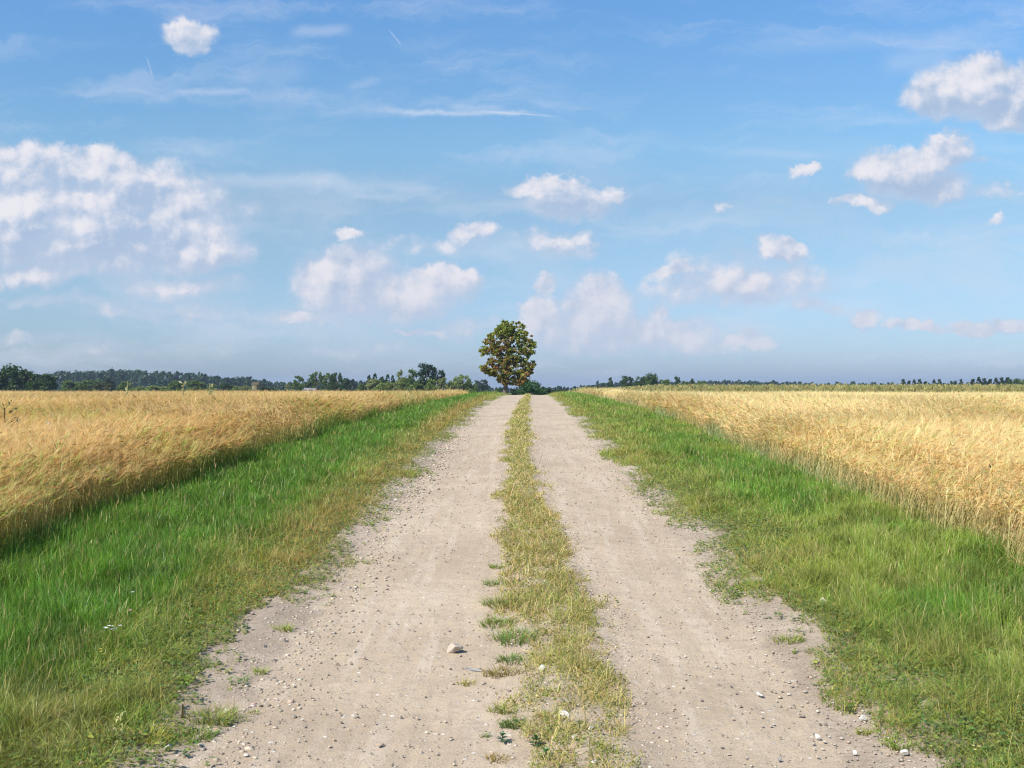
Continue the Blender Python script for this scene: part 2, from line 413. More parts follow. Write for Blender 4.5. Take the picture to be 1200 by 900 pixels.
def road_mat():
    m, t = new_mat('packed_gravel')
    co = t.n.new('ShaderNodeTexCoord').outputs['Object']
    a = t.n.new('ShaderNodeAttribute'); a.attribute_name = 'Col'
    ed, tr, _ = t.sep(a.outputs['Vector'])            # x: 1 at the ragged edge, y: 1 in the wheel track
    c, fine = soil_nodes(t, co)
    big = t.noise(co, .9, 5, .6)
    streak = t.noise(t.V('MULTIPLY', co, (1.0, .06, 1)), 9, 4, .6)     # worn lengthwise by tyres
    g = t.mix(t.smooth(big, .3, .7), (.378, .296, .208), (.475, .38, .275))
    g = t.mix(t.M('MULTIPLY', t.smooth(streak, .5, .68), .5), g, (.52, .44, .35))
    g = t.mix(t.M('MULTIPLY', t.smooth(streak, .46, .28), .5), g, (.33, .265, .2))
    grit = t.noise(co, 95, 5, .75)
    g = t.mix(t.smooth(grit, .34, .54), t.mix(.5, g, (.22, .18, .14)), g)
    g = t.mix(t.M('MULTIPLY', t.smooth(grit, .60, .74), .6), g, (.66, .60, .52))
    med = t.noise(co, 17, 5, .7); g = t.mix(t.M('MULTIPLY', t.smooth(med, .52, .36), .35), g, (.27, .215, .165))
    # flat stones pressed into the surface
    vc = t.voro(co, 26, 'Color'); vd = t.voro(co, 26)
    sx, sy, sz = t.sep(vc)
    st = t.M('MULTIPLY', t.smooth(t.M('SUBTRACT', vd, t.M('MULTIPLY', t.noise(co, 60, 2), .25)), .20, .10), t.M('GREATER_THAN', sx, .86))
    g = t.mix(t.M('MULTIPLY', st, .75), g, t.mix(sy, (.26, .24, .22), (.68, .64, .58)))
    vc2 = t.voro(co, 75, 'Color'); vd2 = t.voro(co, 75); s2, s3, _ = t.sep(vc2)
    st2 = t.M('MULTIPLY', t.smooth(vd2, .32, .2), t.M('GREATER_THAN', s2, .78))
    g = t.mix(t.M('MULTIPLY', st2, .7), g, t.mix(s3, (.2, .17, .15), (.66, .61, .55)))
    n = t.M('SUBTRACT', t.noise(co, 3.2, 6, .65), .5)
    c = t.mix(t.smooth(t.M('ADD', ed, t.M('MULTIPLY', n, 1.5)), .35, .75), g, c)
    p = t.n.new('ShaderNodeBsdfPrincipled'); t.put(p.inputs['Base Color'], c); p.inputs['Roughness'].default_value = .92
    p.inputs['Specular IOR Level'].default_value = .15
    b = t.n.new('ShaderNodeBump'); b.inputs['Strength'].default_value = .8; b.inputs['Distance'].default_value = .006
    h = t.M('ADD', t.M('MULTIPLY', grit, 1.0), t.M('MULTIPLY', st, .5))
    h = t.M('ADD', h, t.M('MULTIPLY', st2, .5)); h = t.M('ADD', h, t.M('MULTIPLY', streak, .8))
    t.put(b.inputs['Height'], h); t.l.new(b.outputs[0], p.inputs['Normal'])
    t.l.new(p.outputs[0], t.n.new('ShaderNodeOutputMaterial').inputs[0])
    return m

# ------------------------------------------------------------------ ground and road
def grid(xs, ys):
    X, Y = np.meshgrid(xs, ys); nx, ny = len(xs), len(ys)
    i = (np.arange(ny - 1)[:, None] * nx + np.arange(nx - 1)[None]).ravel()
    return X.ravel(), Y.ravel(), np.stack([i, i + 1, i + 1 + nx, i + nx], -1)
gx = np.concatenate([np.arange(-6, 6.01, .1)])
far_x = 6 + np.cumsum(np.geomspace(.15, 560, 70))
gx = np.concatenate([-far_x[::-1], gx, far_x])
gy = np.concatenate([-20 - np.cumsum(np.geomspace(2, 120, 14))[::-1], np.arange(-20, 2, 1.), np.arange(2, 24, .1), np.arange(24, 90, .4), 90 + np.cumsum(np.geomspace(.5, 560, 70))])
X, Y, f = grid(gx, gy)
tag(nmesh('ground', np.stack([X, Y, gz(X, Y) - .06 * ss(1.62, 1.45, np.abs(X - rc(Y)))], -1), f, ground_mat(), smooth=True), 'pale sandy soil under the crops and verges', kind='structure')

ry = np.concatenate([np.arange(-6, 2.5, .3), np.arange(2.5, 12, .035), np.arange(12, 24, .08), np.arange(24, 80, .3), np.arange(80, 180, 1.5)])
rx = np.linspace(-1.75, 1.75, 110)
X0, Y, f = grid(rx, ry); X = X0 + rc(Y)
cb = np.exp(-((np.abs(X - sc(Y)) - .95) / .45) ** 2)
micro = (fbm(X * 9, Y * 9, 3) - .5) * .014 + (fbm(X * 28, Y * 28, 2) - .5) * .006
ruts = -.012 * cb + .004 * np.sin((X - .06 * fbm(X * 3, Y * 3)) * 95) * cb * (fbm(X * .8 + 9, Y * .35, 2) > .52)
edge = np.maximum(ss(1.05, 1.75, np.abs(X0)), .55 * ss(.12, 0, np.abs(X - sc(Y)) - swd(Y)))
zz = gz(X, Y) + .012 + micro * ss(40, 12, Y) + ruts
road_z = lambda X, Y: gz(X, Y) + .012 + (fbm(X * 9, Y * 9, 3) - .5) * .014
colr = np.stack([edge, cb, np.zeros_like(edge)], -1)
tag(nmesh('gravel_road', np.stack([X, Y, zz], -1), f, road_mat(), colr, smooth=True), 'packed pale gravel farm track with two wheel lanes', kind='structure')

# ------------------------------------------------------------------ wheat
def wheat_field(name, label, side, hgt, nodmean, edge, seedoff, undergreen):
    st = Rib()
    lim = lambda Y: edge + .30 * (vn(Y * .9 + seedoff, 3.3) - .5) + .10 * (vn(Y * 4.1, seedoff) - .5)
    dens = lambda Y: 560 * min(1, (11.5 / Y)) ** 1.15
    if side < 0: X, Y = sample(lambda y: -99, lambda y: -lim(y), 4.0, 78, dens)
    else: X, Y = sample(lambda y: lim(y), lambda y: 99, 3.2, 78, dens)
    N = len(X)
    lod = np.clip((Y / 11.5) ** .8, 1, 4.5)
    inb = ss(0, .55, np.abs(X) - edge)                     # 0 at the very edge of the crop
    gr = fbm(X * .45 + 3, Y * .3 + seedoff, 3)
    h = hgt * (.64 + .36 * inb) * (1 + rng.normal(0, .075, N)) * (.93 + .14 * gr)
    az = 2 * np.pi * fbm(X * .16 + seedoff, Y * .10, 2) * 1.6 + rng.normal(0, 1.0, N)
    lean = np.clip(.16 + .25 * (fbm(X * .5, Y * .35 + 7, 2) - .3) + rng.normal(0, .08, N), 0, .6)
    root = np.stack([X, Y, gz(X, Y) - .02], -1)
    d = flat(az)
    K = 5; t = np.linspace(0, 1, K)[None, :, None]
    H = h[:, None, None]; L = lean[:, None, None]
    up = np.array([0, 0, 1.])[None, None]
    P = root[:, None] + up * H * .92 * (t - .18 * L * t ** 2) + d[:, None] * H * L * t ** 2
    gold = np.array([.80, .56, .24]); pale = np.array([.88, .72, .42]); deep = np.array([.64, .43, .17]); green = np.array([.26, .36, .08]); grey = np.array([.40, .43, .27])
    if side > 0: gold, pale, deep = gold * [1.08, 1.08, 1.10], pale * 1.0, np.array([.82, .62, .31])
    if side < 0: gold, pale, deep = gold * [.82, .80, .74], pale * [.82, .81, .74], deep * [.88, .86, .78]
    v = np.clip(fbm(X * .8 + 2, Y * .22 + seedoff * 2, 3) * 1.0 - .0 + rng.normal(0, .22, N), 0, 1)
    hc = mixc(deep, pale, v); hc = mixc(hc, gold, np.full(N, .45))
    late = (rng.random(N) < .05 + .35 * ss(.62, .8, gr) + .10 * (1 - inb))
    hc[late] = mixc(hc[late], green * 1.6, U(.25, .75, late.sum()))
    hc = jit(hc, .10)
    ug = np.clip(undergreen * (1 - .5 * inb) * (.5 + fbm(X * 1.5, Y * .8, 2)) , 0, 1)
    sb = jit(mixc(mixc(gold * 1.15, grey, np.full(N, .75 if side > 0 else .15)), green, ug), .14)
    stc = sb[:, None] * (1 - t ** 1.3) + hc[:, None] * (t ** 1.3) * .95
    sd_ = flat(U(0, 2 * np.pi, N))
    st.add(P, (.0042 * lod)[:, None] * np.ones(K), sd_, stc)
    # the nodding head with its awns
    nod = np.clip(rng.normal(nodmean, .35, N), .1, 1.5)
    top = P[:, -1]
    hl = U(.065, .10, N) * np.clip(lod ** .35, 1, 1.6)
    hd = unit(d * np.sin(nod)[:, None] + np.array([0, 0, 1.]) * np.cos(nod)[:, None])
    tt = np.array([0, .25, .65, 1.])[None, :, None]
    droop = np.array([0, 0, -1.])[None, None] * (hl * .25)[:, None, None] * tt ** 2
    HP = top[:, None] + hd[:, None] * hl[:, None, None] * tt + droop
    wd = np.array([.45, 1.0, .9, .25])[None] * (.0135 * lod)[:, None]
    st.add(HP, wd, sd_, np.repeat(hc[:, None], 4, 1) * np.array([.8, 1, 1, 1.05])[None, :, None])
    side2 = unit(np.cross(hd, sd_) + 1e-3)
    near = Y < 34
    n2 = near.sum(); st.add(HP[near], wd[near], side2[near], np.repeat(hc[near][:, None], 4, 1) * .92)
    aw = np.clip(hc * 1.12 + .03, 0, .9)
    for k in range(9):
        m = np.ones(N, bool) if k < 2 else (Y < (30 if k < 4 else 17))
        n = m.sum()
        b = HP[m][:, 1 if k % 2 else 2]
        dd = unit(hd[m] + rng.normal(0, .15, (n, 3)) + np.array([0, 0, -.10]))
        Lg = (hl[m] * U(1.2, 2.1, n))[:, None]
        A = np.stack([b, b + dd * Lg * .5, b + dd * Lg + np.array([0, 0, -1.]) * Lg * .12], 1)
        st.add(A, np.array([1.0, .8, .3])[None] * (.0023 * lod[m] ** 1.1)[:, None], flat(U(0, 2 * np.pi, n)), aw[m])
    # dry leaves low on the stems, seen along the edge
    m = (rng.random(N) < .7) & (Y < 45)
    n = m.sum(); kx = rng.integers(1, 4, n)
    b = P[m][np.arange(n), kx]
    a2 = flat(U(0, 2 * np.pi, n)); Lg = U(.09, .2, n)[:, None]
    A = np.stack([b, b + a2 * Lg * .5 + np.array([0, 0, .5]) * Lg * .7, b + a2 * Lg + np.array([0, 0, -.1]) * Lg], 1)
    lc = mixc(hc[m] * .9, np.tile(green, (n, 1)) * (1.0), np.clip(ug[m] + rng.normal(0, .2, n), 0, 1))
    st.add(A, np.array([.7, 1, .1])[None] * (.008 * lod[m])[:, None], unit(np.cross(a2, np.array([0, 0, 1.]))), lc)
    # green weeds and late shoots growing up through the edge of the crop
    if side < 0: gxx, gyy = sample(lambda y: -edge - 1.6, lambda y: -edge + .12, 4, 60, lambda y: 900 * min(1, 9 / y) ** 1.2)
    else: gxx, gyy = sample(lambda y: edge - .25, lambda y: edge + .8, 4, 60, lambda y: 700 * min(1, 9 / y) ** 1.2)
    d_in = np.abs(gxx) - edge; pn = fbm(gxx * .9 + seedoff, gyy * .33, 3)
    k = pn * 1.15 + .1 * rng.random(len(gxx)) > (.50 if side < 0 else .58) + .16 * np.maximum(d_in, 0)
    gxx, gyy, d_in, pn = gxx[k], gyy[k], d_in[k], pn[k]; n = len(gxx)
    gh = (.16 + .55 * np.clip((pn - .4) * 2.2, 0, 1)) * ss(-.3, .35, d_in + .1) * U(.6, 1.15, n); gh = np.clip(gh, .07, .66)
    gc = jit(mixc(np.tile([.16, .34, .04] if side < 0 else [.30, .40, .16], (n, 1)), [.34, .40, .10] if side < 0 else [.50, .52, .28], rng.random(n) ** 1.5), .16)
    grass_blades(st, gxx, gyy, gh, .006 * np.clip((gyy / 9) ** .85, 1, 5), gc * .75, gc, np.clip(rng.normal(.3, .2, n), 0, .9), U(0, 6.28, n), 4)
    o = st.build(name, M_straw)
    return tag(o, label, kind='stuff')
wheat_field('barley_field', 'ripe golden barley with green weeds along the shaded field edge', -1, .68, 1.0, 4.3, 11, .70)
wheat_field('barley_field', 'ripe golden barley with pale bare stems along the sunny field edge', 1, .66, 1.05, 3.68, 47, .30)

# tall green-yellow crop beyond the barley on the far right
cr = Rib()
X, Y = sample(lambda y: 4.2, lambda y: 99, 82, 112, lambda y: 26, margin=8)
N = len(X); h = U(1.0, 1.52, N) * (1 - .35 * ss(12, 4, X)); az = U(0, 6.28, N)
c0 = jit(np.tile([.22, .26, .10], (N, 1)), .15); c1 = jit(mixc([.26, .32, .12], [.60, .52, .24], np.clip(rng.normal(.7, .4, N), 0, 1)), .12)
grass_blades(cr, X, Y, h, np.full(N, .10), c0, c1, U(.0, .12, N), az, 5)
for k in range(3):
    hh = U(.3, .95, N) * h; b = np.stack([X, Y, gz(X, Y) + hh], -1); a2 = flat(U(0, 6.28, N)); L = U(.15, .35, N)[:, None]
    A = np.stack([b, b + a2 * L * .6 + [0, 0, .12], b + a2 * L + [0, 0, -.05]], 1)
    cr.add(A, np.array([.7, 1, .2])[None] * np.full((N, 1), .09), np.tile([0, 0, 1.], (N, 1)), c1 * .8)
tag(cr.build('tall_green_crop', M_straw), 'tall yellow-green crop standing behind the ripe barley', kind='stuff')

# ------------------------------------------------------------------ verge grass
LUSH = np.array([.086, .24, .02]); LUSH2 = np.array([.165, .34, .03]); OLIVE = np.array([.235, .33, .06]); DRY = np.array([.50, .38, .17]); RUST = np.array([.50, .27, .11]); YEL = np.array([.46, .46, .08]); BLU = np.array([.12, .26, .07])
def verge(name, label, side):
    g = Rib()
    lo, hi = (1.2, 4.85) if side < 0 else (1.2, 4.5)
    wl = 4.3 if side < 0 else 3.68
    den = lambda Y: 15500 * min(1, 6.0 / Y) ** 1.6
    if side < 0: X, Y = sample(lambda y: -hi, lambda y: -lo, 2.6, 84, den)
    else: X, Y = sample(lambda y: lo, lambda y: hi, 2.6, 84, den)
    ax = np.abs(X - rc(Y))
    n1 = fbm(X * 1.3 + 5, Y * .9, 3); n2 = fbm(X * 5 + 1, Y * 3.5, 3); n3 = vn(X * 11, Y * 11)
    e0 = 1.40 + .25 * (vn(Y * .45, 8.8 + side) - .5)
    e0 = e0 + (.22 * ss(9, 5, Y) if side < 0 else .17 * ss(12, 5, Y))
    cover = ss(e0 - .28, e0 + .74, ax + (n1 - .5) * .55)
    keep = ((n2 * .5 + n3 * .5) < .26 + .84 * cover) & (cover > .02)
    keep &= rng.random(len(X)) < .25 + .75 * cover
    # sparser inside the crop
    keep &= rng.random(len(X)) < 1 - .75 * ss(wl - .1, wl + .35, np.abs(X))
    X, Y, ax, n1, n2, cover = (q[keep] for q in (X, Y, ax, n1, n2, cover))
    N = len(X); lod = np.clip((Y / 6.0) ** .85, 1, 6)
    lush = ss(1.9, 2.85, ax + (n1 - .5) * 1.1)
    if side > 0: lush = lush * .92
    lush = np.maximum(lush, .8 * ss(20, 34, Y) * ss(1.75, 2.0, ax))
    h = (.035 + .04 * cover + (.062 if side < 0 else .058) * lush) * (.75 + .6 * n1) * rng.lognormal(0, .3, N)
    tus = vn(X * 3.1 + 9, Y * 2.7) * vn(X * 1.2, Y * 1.1 + 4)
    h = np.minimum(h * (.62 + 1.5 * tus * (1.25 - .6 * lush)), .26)
    hmul = 1 + .25 * ss(25, 60, Y) ; h = h * hmul
    base = mixc(OLIVE, LUSH, lush)
    base = mixc(base, LUSH2 if side < 0 else np.array([.235, .41, .05]), np.clip((n2 - .35) * 1.6, 0, .75))
    if side > 0: base = mixc(base, [.34, .37, .08], np.clip(ss(.45, .7, fbm(X * .9 + 40, Y * .5, 2)) * .7, 0, 1))
    bl = rng.random(N) < .10; base[bl] = mixc(base[bl], BLU, .7 * np.ones(bl.sum()))
    dead = ss(.55, .72, fbm(X * 1.9 + 60, Y * 1.6, 3)) * (1 - lush) * (.55 if side < 0 else .3)
    base = mixc(base, [.30, .22, .11], dead)
    gs = ss(.35, .65, fbm(X * 6, Y * 5 + 3, 2)); base = base * (.66 + .5 * gs)[:, None] * ([.92, 1, .85] if side < 0 else [1.0, 1.06, .95])
    rz = ss(5.5, 9, Y) * ss(70, 40, Y) * np.exp(-((ax - 1.88) / .34) ** 2) * ss(.15, .42, n1) if side < 0 else .35 * np.exp(-((ax - 1.7) / .25) ** 2) * ss(.4, .6, n1)
    pr = rng.random(N)
    m = pr < .92 * rz; base[m] = mixc(base[m], RUST, U(.5, 1, m.sum()))
    dp = .03 + .36 * (1 - lush) * ss(.3, .7, n2)
    m = rng.random(N) < dp; base[m] = mixc(base[m], DRY, U(.5, 1, m.sum())); h[m] *= 1.15
    m = (rng.random(N) < .34 * (1 - lush)); base[m] = mixc(base[m], YEL, U(.4, .9, m.sum()))
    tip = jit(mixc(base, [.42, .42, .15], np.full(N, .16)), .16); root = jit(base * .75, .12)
    az = 2 * np.pi * vn(X * 5.1, Y * 4.7) * 1.5 + rng.normal(0, 1.3, N)
    lean = np.clip(rng.normal(.5, .3, N) + .25 * (1 - lush), .05, 1.2)
    w = U(.0024, .0048, N) * lod * (.8 + .4 * lush)
    nr = Y < 16
    for mk, K in ((nr, 4), (~nr, 3)):
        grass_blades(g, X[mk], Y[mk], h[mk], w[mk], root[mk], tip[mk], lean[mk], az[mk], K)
    # flowering stalks: thin, taller, with a seed head
    q = (rng.random(N) < .0035) & (cover > .6) & (Y < 40)
    n = q.sum(); hs = h[q] * U(1.3, 2.2, n) + .05; hs = np.minimum(hs, .32)
    c = jit(mixc(np.tile([.40, .30, .14], (n, 1)), [.28, .30, .09], U(0, 1, n)), .15)
    a = U(0, 6.28, n); ln = U(.05, .45, n)
    grass_blades(g, X[q], Y[q], hs, .0022 * lod[q], c * .7, c, ln, a, 4)
    tp = np.stack([X[q], Y[q], gz(X[q], Y[q]) - .01 + hs * (1 - .45 * ln)], -1) + flat(a) * (hs * ln * .9)[:, None]
    hl = U(.02, .05, n)[:, None]; dv = unit(flat(a) * ln[:, None] + [0, 0, 1.])
    g.add(np.stack([tp - dv * hl, tp - dv * hl * .3, tp + dv * hl * .6], 1), np.array([.3, 1, .15])[None] * (.006 * lod[q])[:, None], flat(U(0, 6.28, n)), c)
    # small broad leaves of clover, plantain and knotgrass low among the blades
    q = rng.random(N) < .20 * (1.1 - lush); n = q.sum()
    b = np.stack([X[q], Y[q], gz(X[q], Y[q]) + U(.005, .05, n)], -1) + flat(U(0, 6.28, n)) * .01
    a = flat(U(0, 6.28, n)); L = U(.014, .038, n)[:, None] * np.sqrt(lod[q])[:, None]
    c = jit(mixc(np.tile([.10, .19, .04], (n, 1)), [.30, .30, .06], rng.random(n) ** 2), .15)
    g.add(np.stack([b, b + a * L * .5 + [0, 0, .006], b + a * L], 1), np.array([.2, 1, .2])[None] * (L * .55), unit(np.cross(a, [0, 0, 1.]) + rng.normal(0, .2, (n, 3))), c)
    o = g.build(name, M_grass)
    return tag(o, label, kind='stuff')
verge('verge_grass', 'lush green verge grass with an olive and rusty dry fringe', -1)
verge('verge_grass', 'bright green verge grass with yellowish tufts toward the gravel', 1)

# ---- grass strip between the wheel lanes
g = Rib()
X, Y = sample(lambda y: float(sc(y)) - .55, lambda y: float(sc(y)) + .62, 2.6, 84, lambda y: 13000 * min(1, 6 / y) ** 1.55)
dx_ = (X - sc(Y)); hw = swd(Y)
n1 = fbm(X * 3 + 2, Y * 1.6, 3); n2 = fbm(X * 9, Y * 6, 3)
cov = ss(1.5, .5, np.abs(dx_) / hw + (n1 - .5) * 1.7 - .10)
cov = .93 * cov * (.80 + .20 * ss(5.2, 6.4, Y + .9 * (X - sc(Y)) / .2))
n2 = .6 * n2 + .4 * vn(X * 13, Y * 11)
keep = (n2 < .20 + .60 * cov) & (cov > .05) & (rng.random(len(X)) < .2 + .8 * cov)
X, Y, n1, n2, cov = (q[keep] for q in (X, Y, n1, n2, cov)); N = len(X)
lod = np.clip((Y / 6.0) ** .85, 1, 6)
h = (.022 + .034 * cov) * rng.lognormal(0, .4, N) * (.5 + 1.1 * vn(X * 9, Y * 8))
base = mixc([.40, .43, .10], [.56, .53, .17], np.clip(fbm(X * 4, Y * 1.2, 2) * 1.4 - .2, 0, 1))
m = rng.random(N) < .42 * ss(.25, .6, fbm(X * 7 + 3, Y * 4, 2)) + .12; base[m] = mixc(base[m], [.66, .47, .27], U(.4, 1, m.sum())); h[m] *= 1.25
rz = ss(7, 8, Y) * ss(16, 11, Y) * .25 + .05
m = rng.random(N) < rz; base[m] = mixc(base[m], [.52, .30, .13], U(.4, 1, m.sum()))
m = rng.random(N) < .25 * ss(.5, .7, n2 + .15); base[m] = mixc(base[m], [.10, .17, .035], U(.5, 1, m.sum()))
m = rng.random(N) < .16; base[m] = mixc(base[m], [.10, .18, .03], U(.4, .9, m.sum()))
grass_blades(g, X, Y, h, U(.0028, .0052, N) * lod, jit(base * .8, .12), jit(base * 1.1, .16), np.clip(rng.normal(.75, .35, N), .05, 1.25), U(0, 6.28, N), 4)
q = rng.random(N) < .26; n = q.sum()
b = np.stack([X[q], Y[q], gz(X[q], Y[q]) + U(.01, .06, n)], -1); a = flat(U(0, 6.28, n)); L = U(.008, .02, n)[:, None] * np.sqrt(lod[q])[:, None]
c = jit(mixc(np.tile([.13, .2, .04], (n, 1)), [.40, .30, .10], rng.random(n)), .15)
g.add(np.stack([b, b + a * L * .5 + [0, 0, .004], b + a * L], 1), np.array([.3, 1, .3])[None] * (L * .6), unit(rng.normal(0, 1, (n, 3))), c)
tag(g.build('strip_grass', M_grass), 'short yellowing grass strip between the two gravel wheel lanes', kind='stuff')

# ------------------------------------------------------------------ loose gravel
_ico_v = None
def icosphere(sub):
    t = (1 + 5 ** .5) / 2
    v = [(-1, t, 0), (1, t, 0), (-1, -t, 0), (1, -t, 0), (0, -1, t), (0, 1, t), (0, -1, -t), (0, 1, -t), (t, 0, -1), (t, 0, 1), (-t, 0, -1), (-t, 0, 1)]
    f = [(0, 11, 5), (0, 5, 1), (0, 1, 7), (0, 7, 10), (0, 10, 11), (1, 5, 9), (5, 11, 4), (11, 10, 2), (10, 7, 6), (7, 1, 8), (3, 9, 4), (3, 4, 2), (3, 2, 6), (3, 6, 8), (3, 8, 9), (4, 9, 5), (2, 4, 11), (6, 2, 10), (8, 6, 7), (9, 8, 1)]
    v = [np.array(p) / np.linalg.norm(p) for p in v]
    for _ in range(sub):
        cache = {}; nf = []
        def mid(a, b):
            k = (min(a, b), max(a, b))
            if k not in cache:
                p = v[a] + v[b]; v.append(p / np.linalg.norm(p)); cache[k] = len(v) - 1
            return cache[k]
        for a, b, c in f:
            ab, bc, ca = mid(a, b), mid(b, c), mid(c, a); nf += [(a, ab, ca), (b, bc, ab), (c, ca, bc), (ab, bc, ca)]
        f = nf
    return np.array(v), np.array(f)
iv, if_ = icosphere(0)
def stone_colour(n):
    pal = np.array([[.62, .58, .52], [.50, .44, .37], [.38, .33, .28], [.56, .45, .37], [.22, .20, .19], [.70, .67, .62], [.46, .42, .38]]) * [.80, .73, .66]
    return jit(pal[rng.choice(7, n, p=[.2, .24, .18, .12, .06, .08, .12])], .10)
xs, ys, szs = [], [], []
def gravel(n, Y0, Y1, fx, smin, smax, pw):
    Y = Y0 * (Y1 / Y0) ** rng.random(n); X = fx(n, Y); s = smin * (smax / smin) ** (rng.random(n) ** pw)
    xs.append(X); ys.append(Y); szs.append(s * np.clip(Y / 9, 1, 1.6))
gravel(19000, 3.2, 22, lambda n, Y: rc(Y) + U(-1.7, 1.7, n), .0016, .009, 2.7)
gravel(7500, 3.2, 30, lambda n, Y: rc(Y) - 1.45 + rng.normal(0, .2, n), .0022, .017, 2.4)
gravel(4000, 3.2, 26, lambda n, Y: rc(Y) + 1.5 + rng.normal(0, .17, n), .0018, .012, 2.5)
gravel(5000, 3.2, 22, lambda n, Y: sc(Y) + rng.choice([-1, 1], n) * swd(Y) + rng.normal(0.02, .09, n), .002, .013, 2.4)
X = np.concatenate(xs); Y = np.concatenate(ys); s = np.concatenate(szs); N = len(X)
sc3 = np.stack([U(.7, 1.3, N), U(.7, 1.3, N), U(.3, .65, N)], -1) * s[:, None]
V = iv[None] * (1 + rng.normal(0, .17, (N, 12, 1))) * sc3[:, None]
a = U(0, 6.28, N); ca, sa = np.cos(a)[:, None], np.sin(a)[:, None]
V = np.stack([V[..., 0] * ca - V[..., 1] * sa, V[..., 0] * sa + V[..., 1] * ca, V[..., 2]], -1)
V += np.stack([X, Y, road_z(X, Y) - s * .06], -1)[:, None]
fc = (if_[None] + (np.arange(N) * 12)[:, None, None]).reshape(-1, 3)
tag(nmesh('loose_gravel', V.reshape(-1, 3), fc, M_stone, np.repeat(stone_colour(N), 12, 0)), 'loose pebbles and grit scattered over the track', kind='stuff')

# ------------------------------------------------------------------ single stones
sv, sf = icosphere(2)
def stone(px, py, wpx, label, c=(.56, .50, .43), flatn=.6, seed=0, group=None):
    r = np.random.default_rng(seed + int(px * 7 + py))
    X, Y, z = gp(px, py); rad = wpx / F * Y / 2
    v = sv.copy()
    for _ in range(8):                                    # chip flat faces off a ball
        n = unit(r.normal(0, 1, 3)); dcut = r.uniform(.22, .62); k = v @ n - dcut
        v = v - np.maximum(k, 0)[:, None] * n
    v = v * (1 + r.normal(0, .015, (len(v), 1))) * [1.1, .9, flatn + .15] * rad
    th = r.uniform(0, 6.28); v = v @ np.array([[math.cos(th), math.sin(th), 0], [-math.sin(th), math.cos(th), 0], [0, 0, 1]])
    lowest = v[:, 2].min()
    z0 = float(road_z(X, Y)) if abs(X) < 1.7 else z
    col = np.tile(c, (len(v), 1)) * (1 + r.normal(0, .05, (len(v), 1)))
    o = nmesh('stone', v, sf, M_stone, col)
    o.location = (X, Y, z0 - lowest * .62)
    return tag(o, label, 'stone', group)
WH, GY, PK, DK = (.70, .67, .62), (.42, .39, .36), (.58, .48, .40), (.13, .12, .12)
stone(531, 766, 24, 'largest stone, angular pinkish block lying alone on the bare wheel lane', (.46, .385, .32), .72)
for a in [
 (1011, 846, 12, 'clean white stone among yellow-green tufts beside the bare lane, nearest the grassy verge', WH, .6),
 (957, 867, 10, 'white pebble alone on the bare gravel just inside the tufted margin', WH, .5),
 (999, 885, 8, 'small upright white pebble at the bottom edge of the tufted margin', WH, .8),
 (1060, 886, 14, 'flat whitish stone half hidden in tufts at the picture bottom', (.62, .60, .54), .45),
 (912, 893, 8, 'grey pebble on open gravel at the bottom edge of the photo', GY, .6),
 (889, 816, 14, 'flat pale slab pressed into the gravel of the far wheel lane', (.60, .56, .50), .15),
 (966, 707, 15, 'rounded cream stone resting against the green verge, farthest up the track margin', (.64, .60, .50), .6),
 (220, 817, 11, 'bright angular stone, uppermost of the pale pair by the grassy edge', WH, .8),
 (207, 820, 9, 'pale stone just beside the bright angular one, slightly lower', (.6, .57, .52), .8),
 (178, 829, 10, 'cream block stone a step nearer the long grass than the pale pair', (.62, .58, .50), .7),
 (201, 818, 8, 'dark brown stone tucked behind the pale pair', (.2, .15, .12), .8),
 (332, 755, 11, 'round beige stone on the lane edge beside a green tuft', (.62, .55, .47), .75),
 (310, 762, 6, 'small dark grey stone next to the round beige one', DK, .8),
 (164, 776, 9, 'beige stone nearly buried in the olive grass', (.55, .48, .42), .7),
 (264, 840, 8, 'pale stone among the tufts at the foot of the dry stump', (.62, .57, .5), .8),
 (286, 891, 10, 'flat pale stone on gravel at the bottom left of the lane', (.6, .55, .48), .3),
 (305, 832, 6, 'small black stone alone on pale gravel', DK, .8),
 (195, 882, 13, 'light grey stone under tufts at the bottom of the picture', (.55, .53, .50), .7),
 (634, 788, 12, 'flat light grey stone in the gap between the loose tufts and grass strip', (.60, .58, .55), .5),
 (661, 843, 13, 'whitish chunky stone at the edge of the grass strip, nearest the leafy weeds', (.66, .62, .56), .7),
 (691, 858, 10, 'pale round stone deep in the grass strip near its bottom end', (.62, .58, .52), .8),
 (692, 790, 9, 'pale stone in the grass strip level with the flat light grey one', (.60, .56, .50), .8),
 (672, 867, 8, 'small bluish stone below the whitish chunky one', (.45, .46, .48), .7),
 (687, 831, 9, 'beige stone in the strip just above the whitish chunky one', (.58, .52, .45), .6),
 (696, 897, 11, 'cream stone cut off by the bottom edge of the photo', (.62, .57, .49), .7),
 (712, 533, 6, 'dark pebble beside pale rubble far up the track margin', DK, .9),
]: stone(*a)

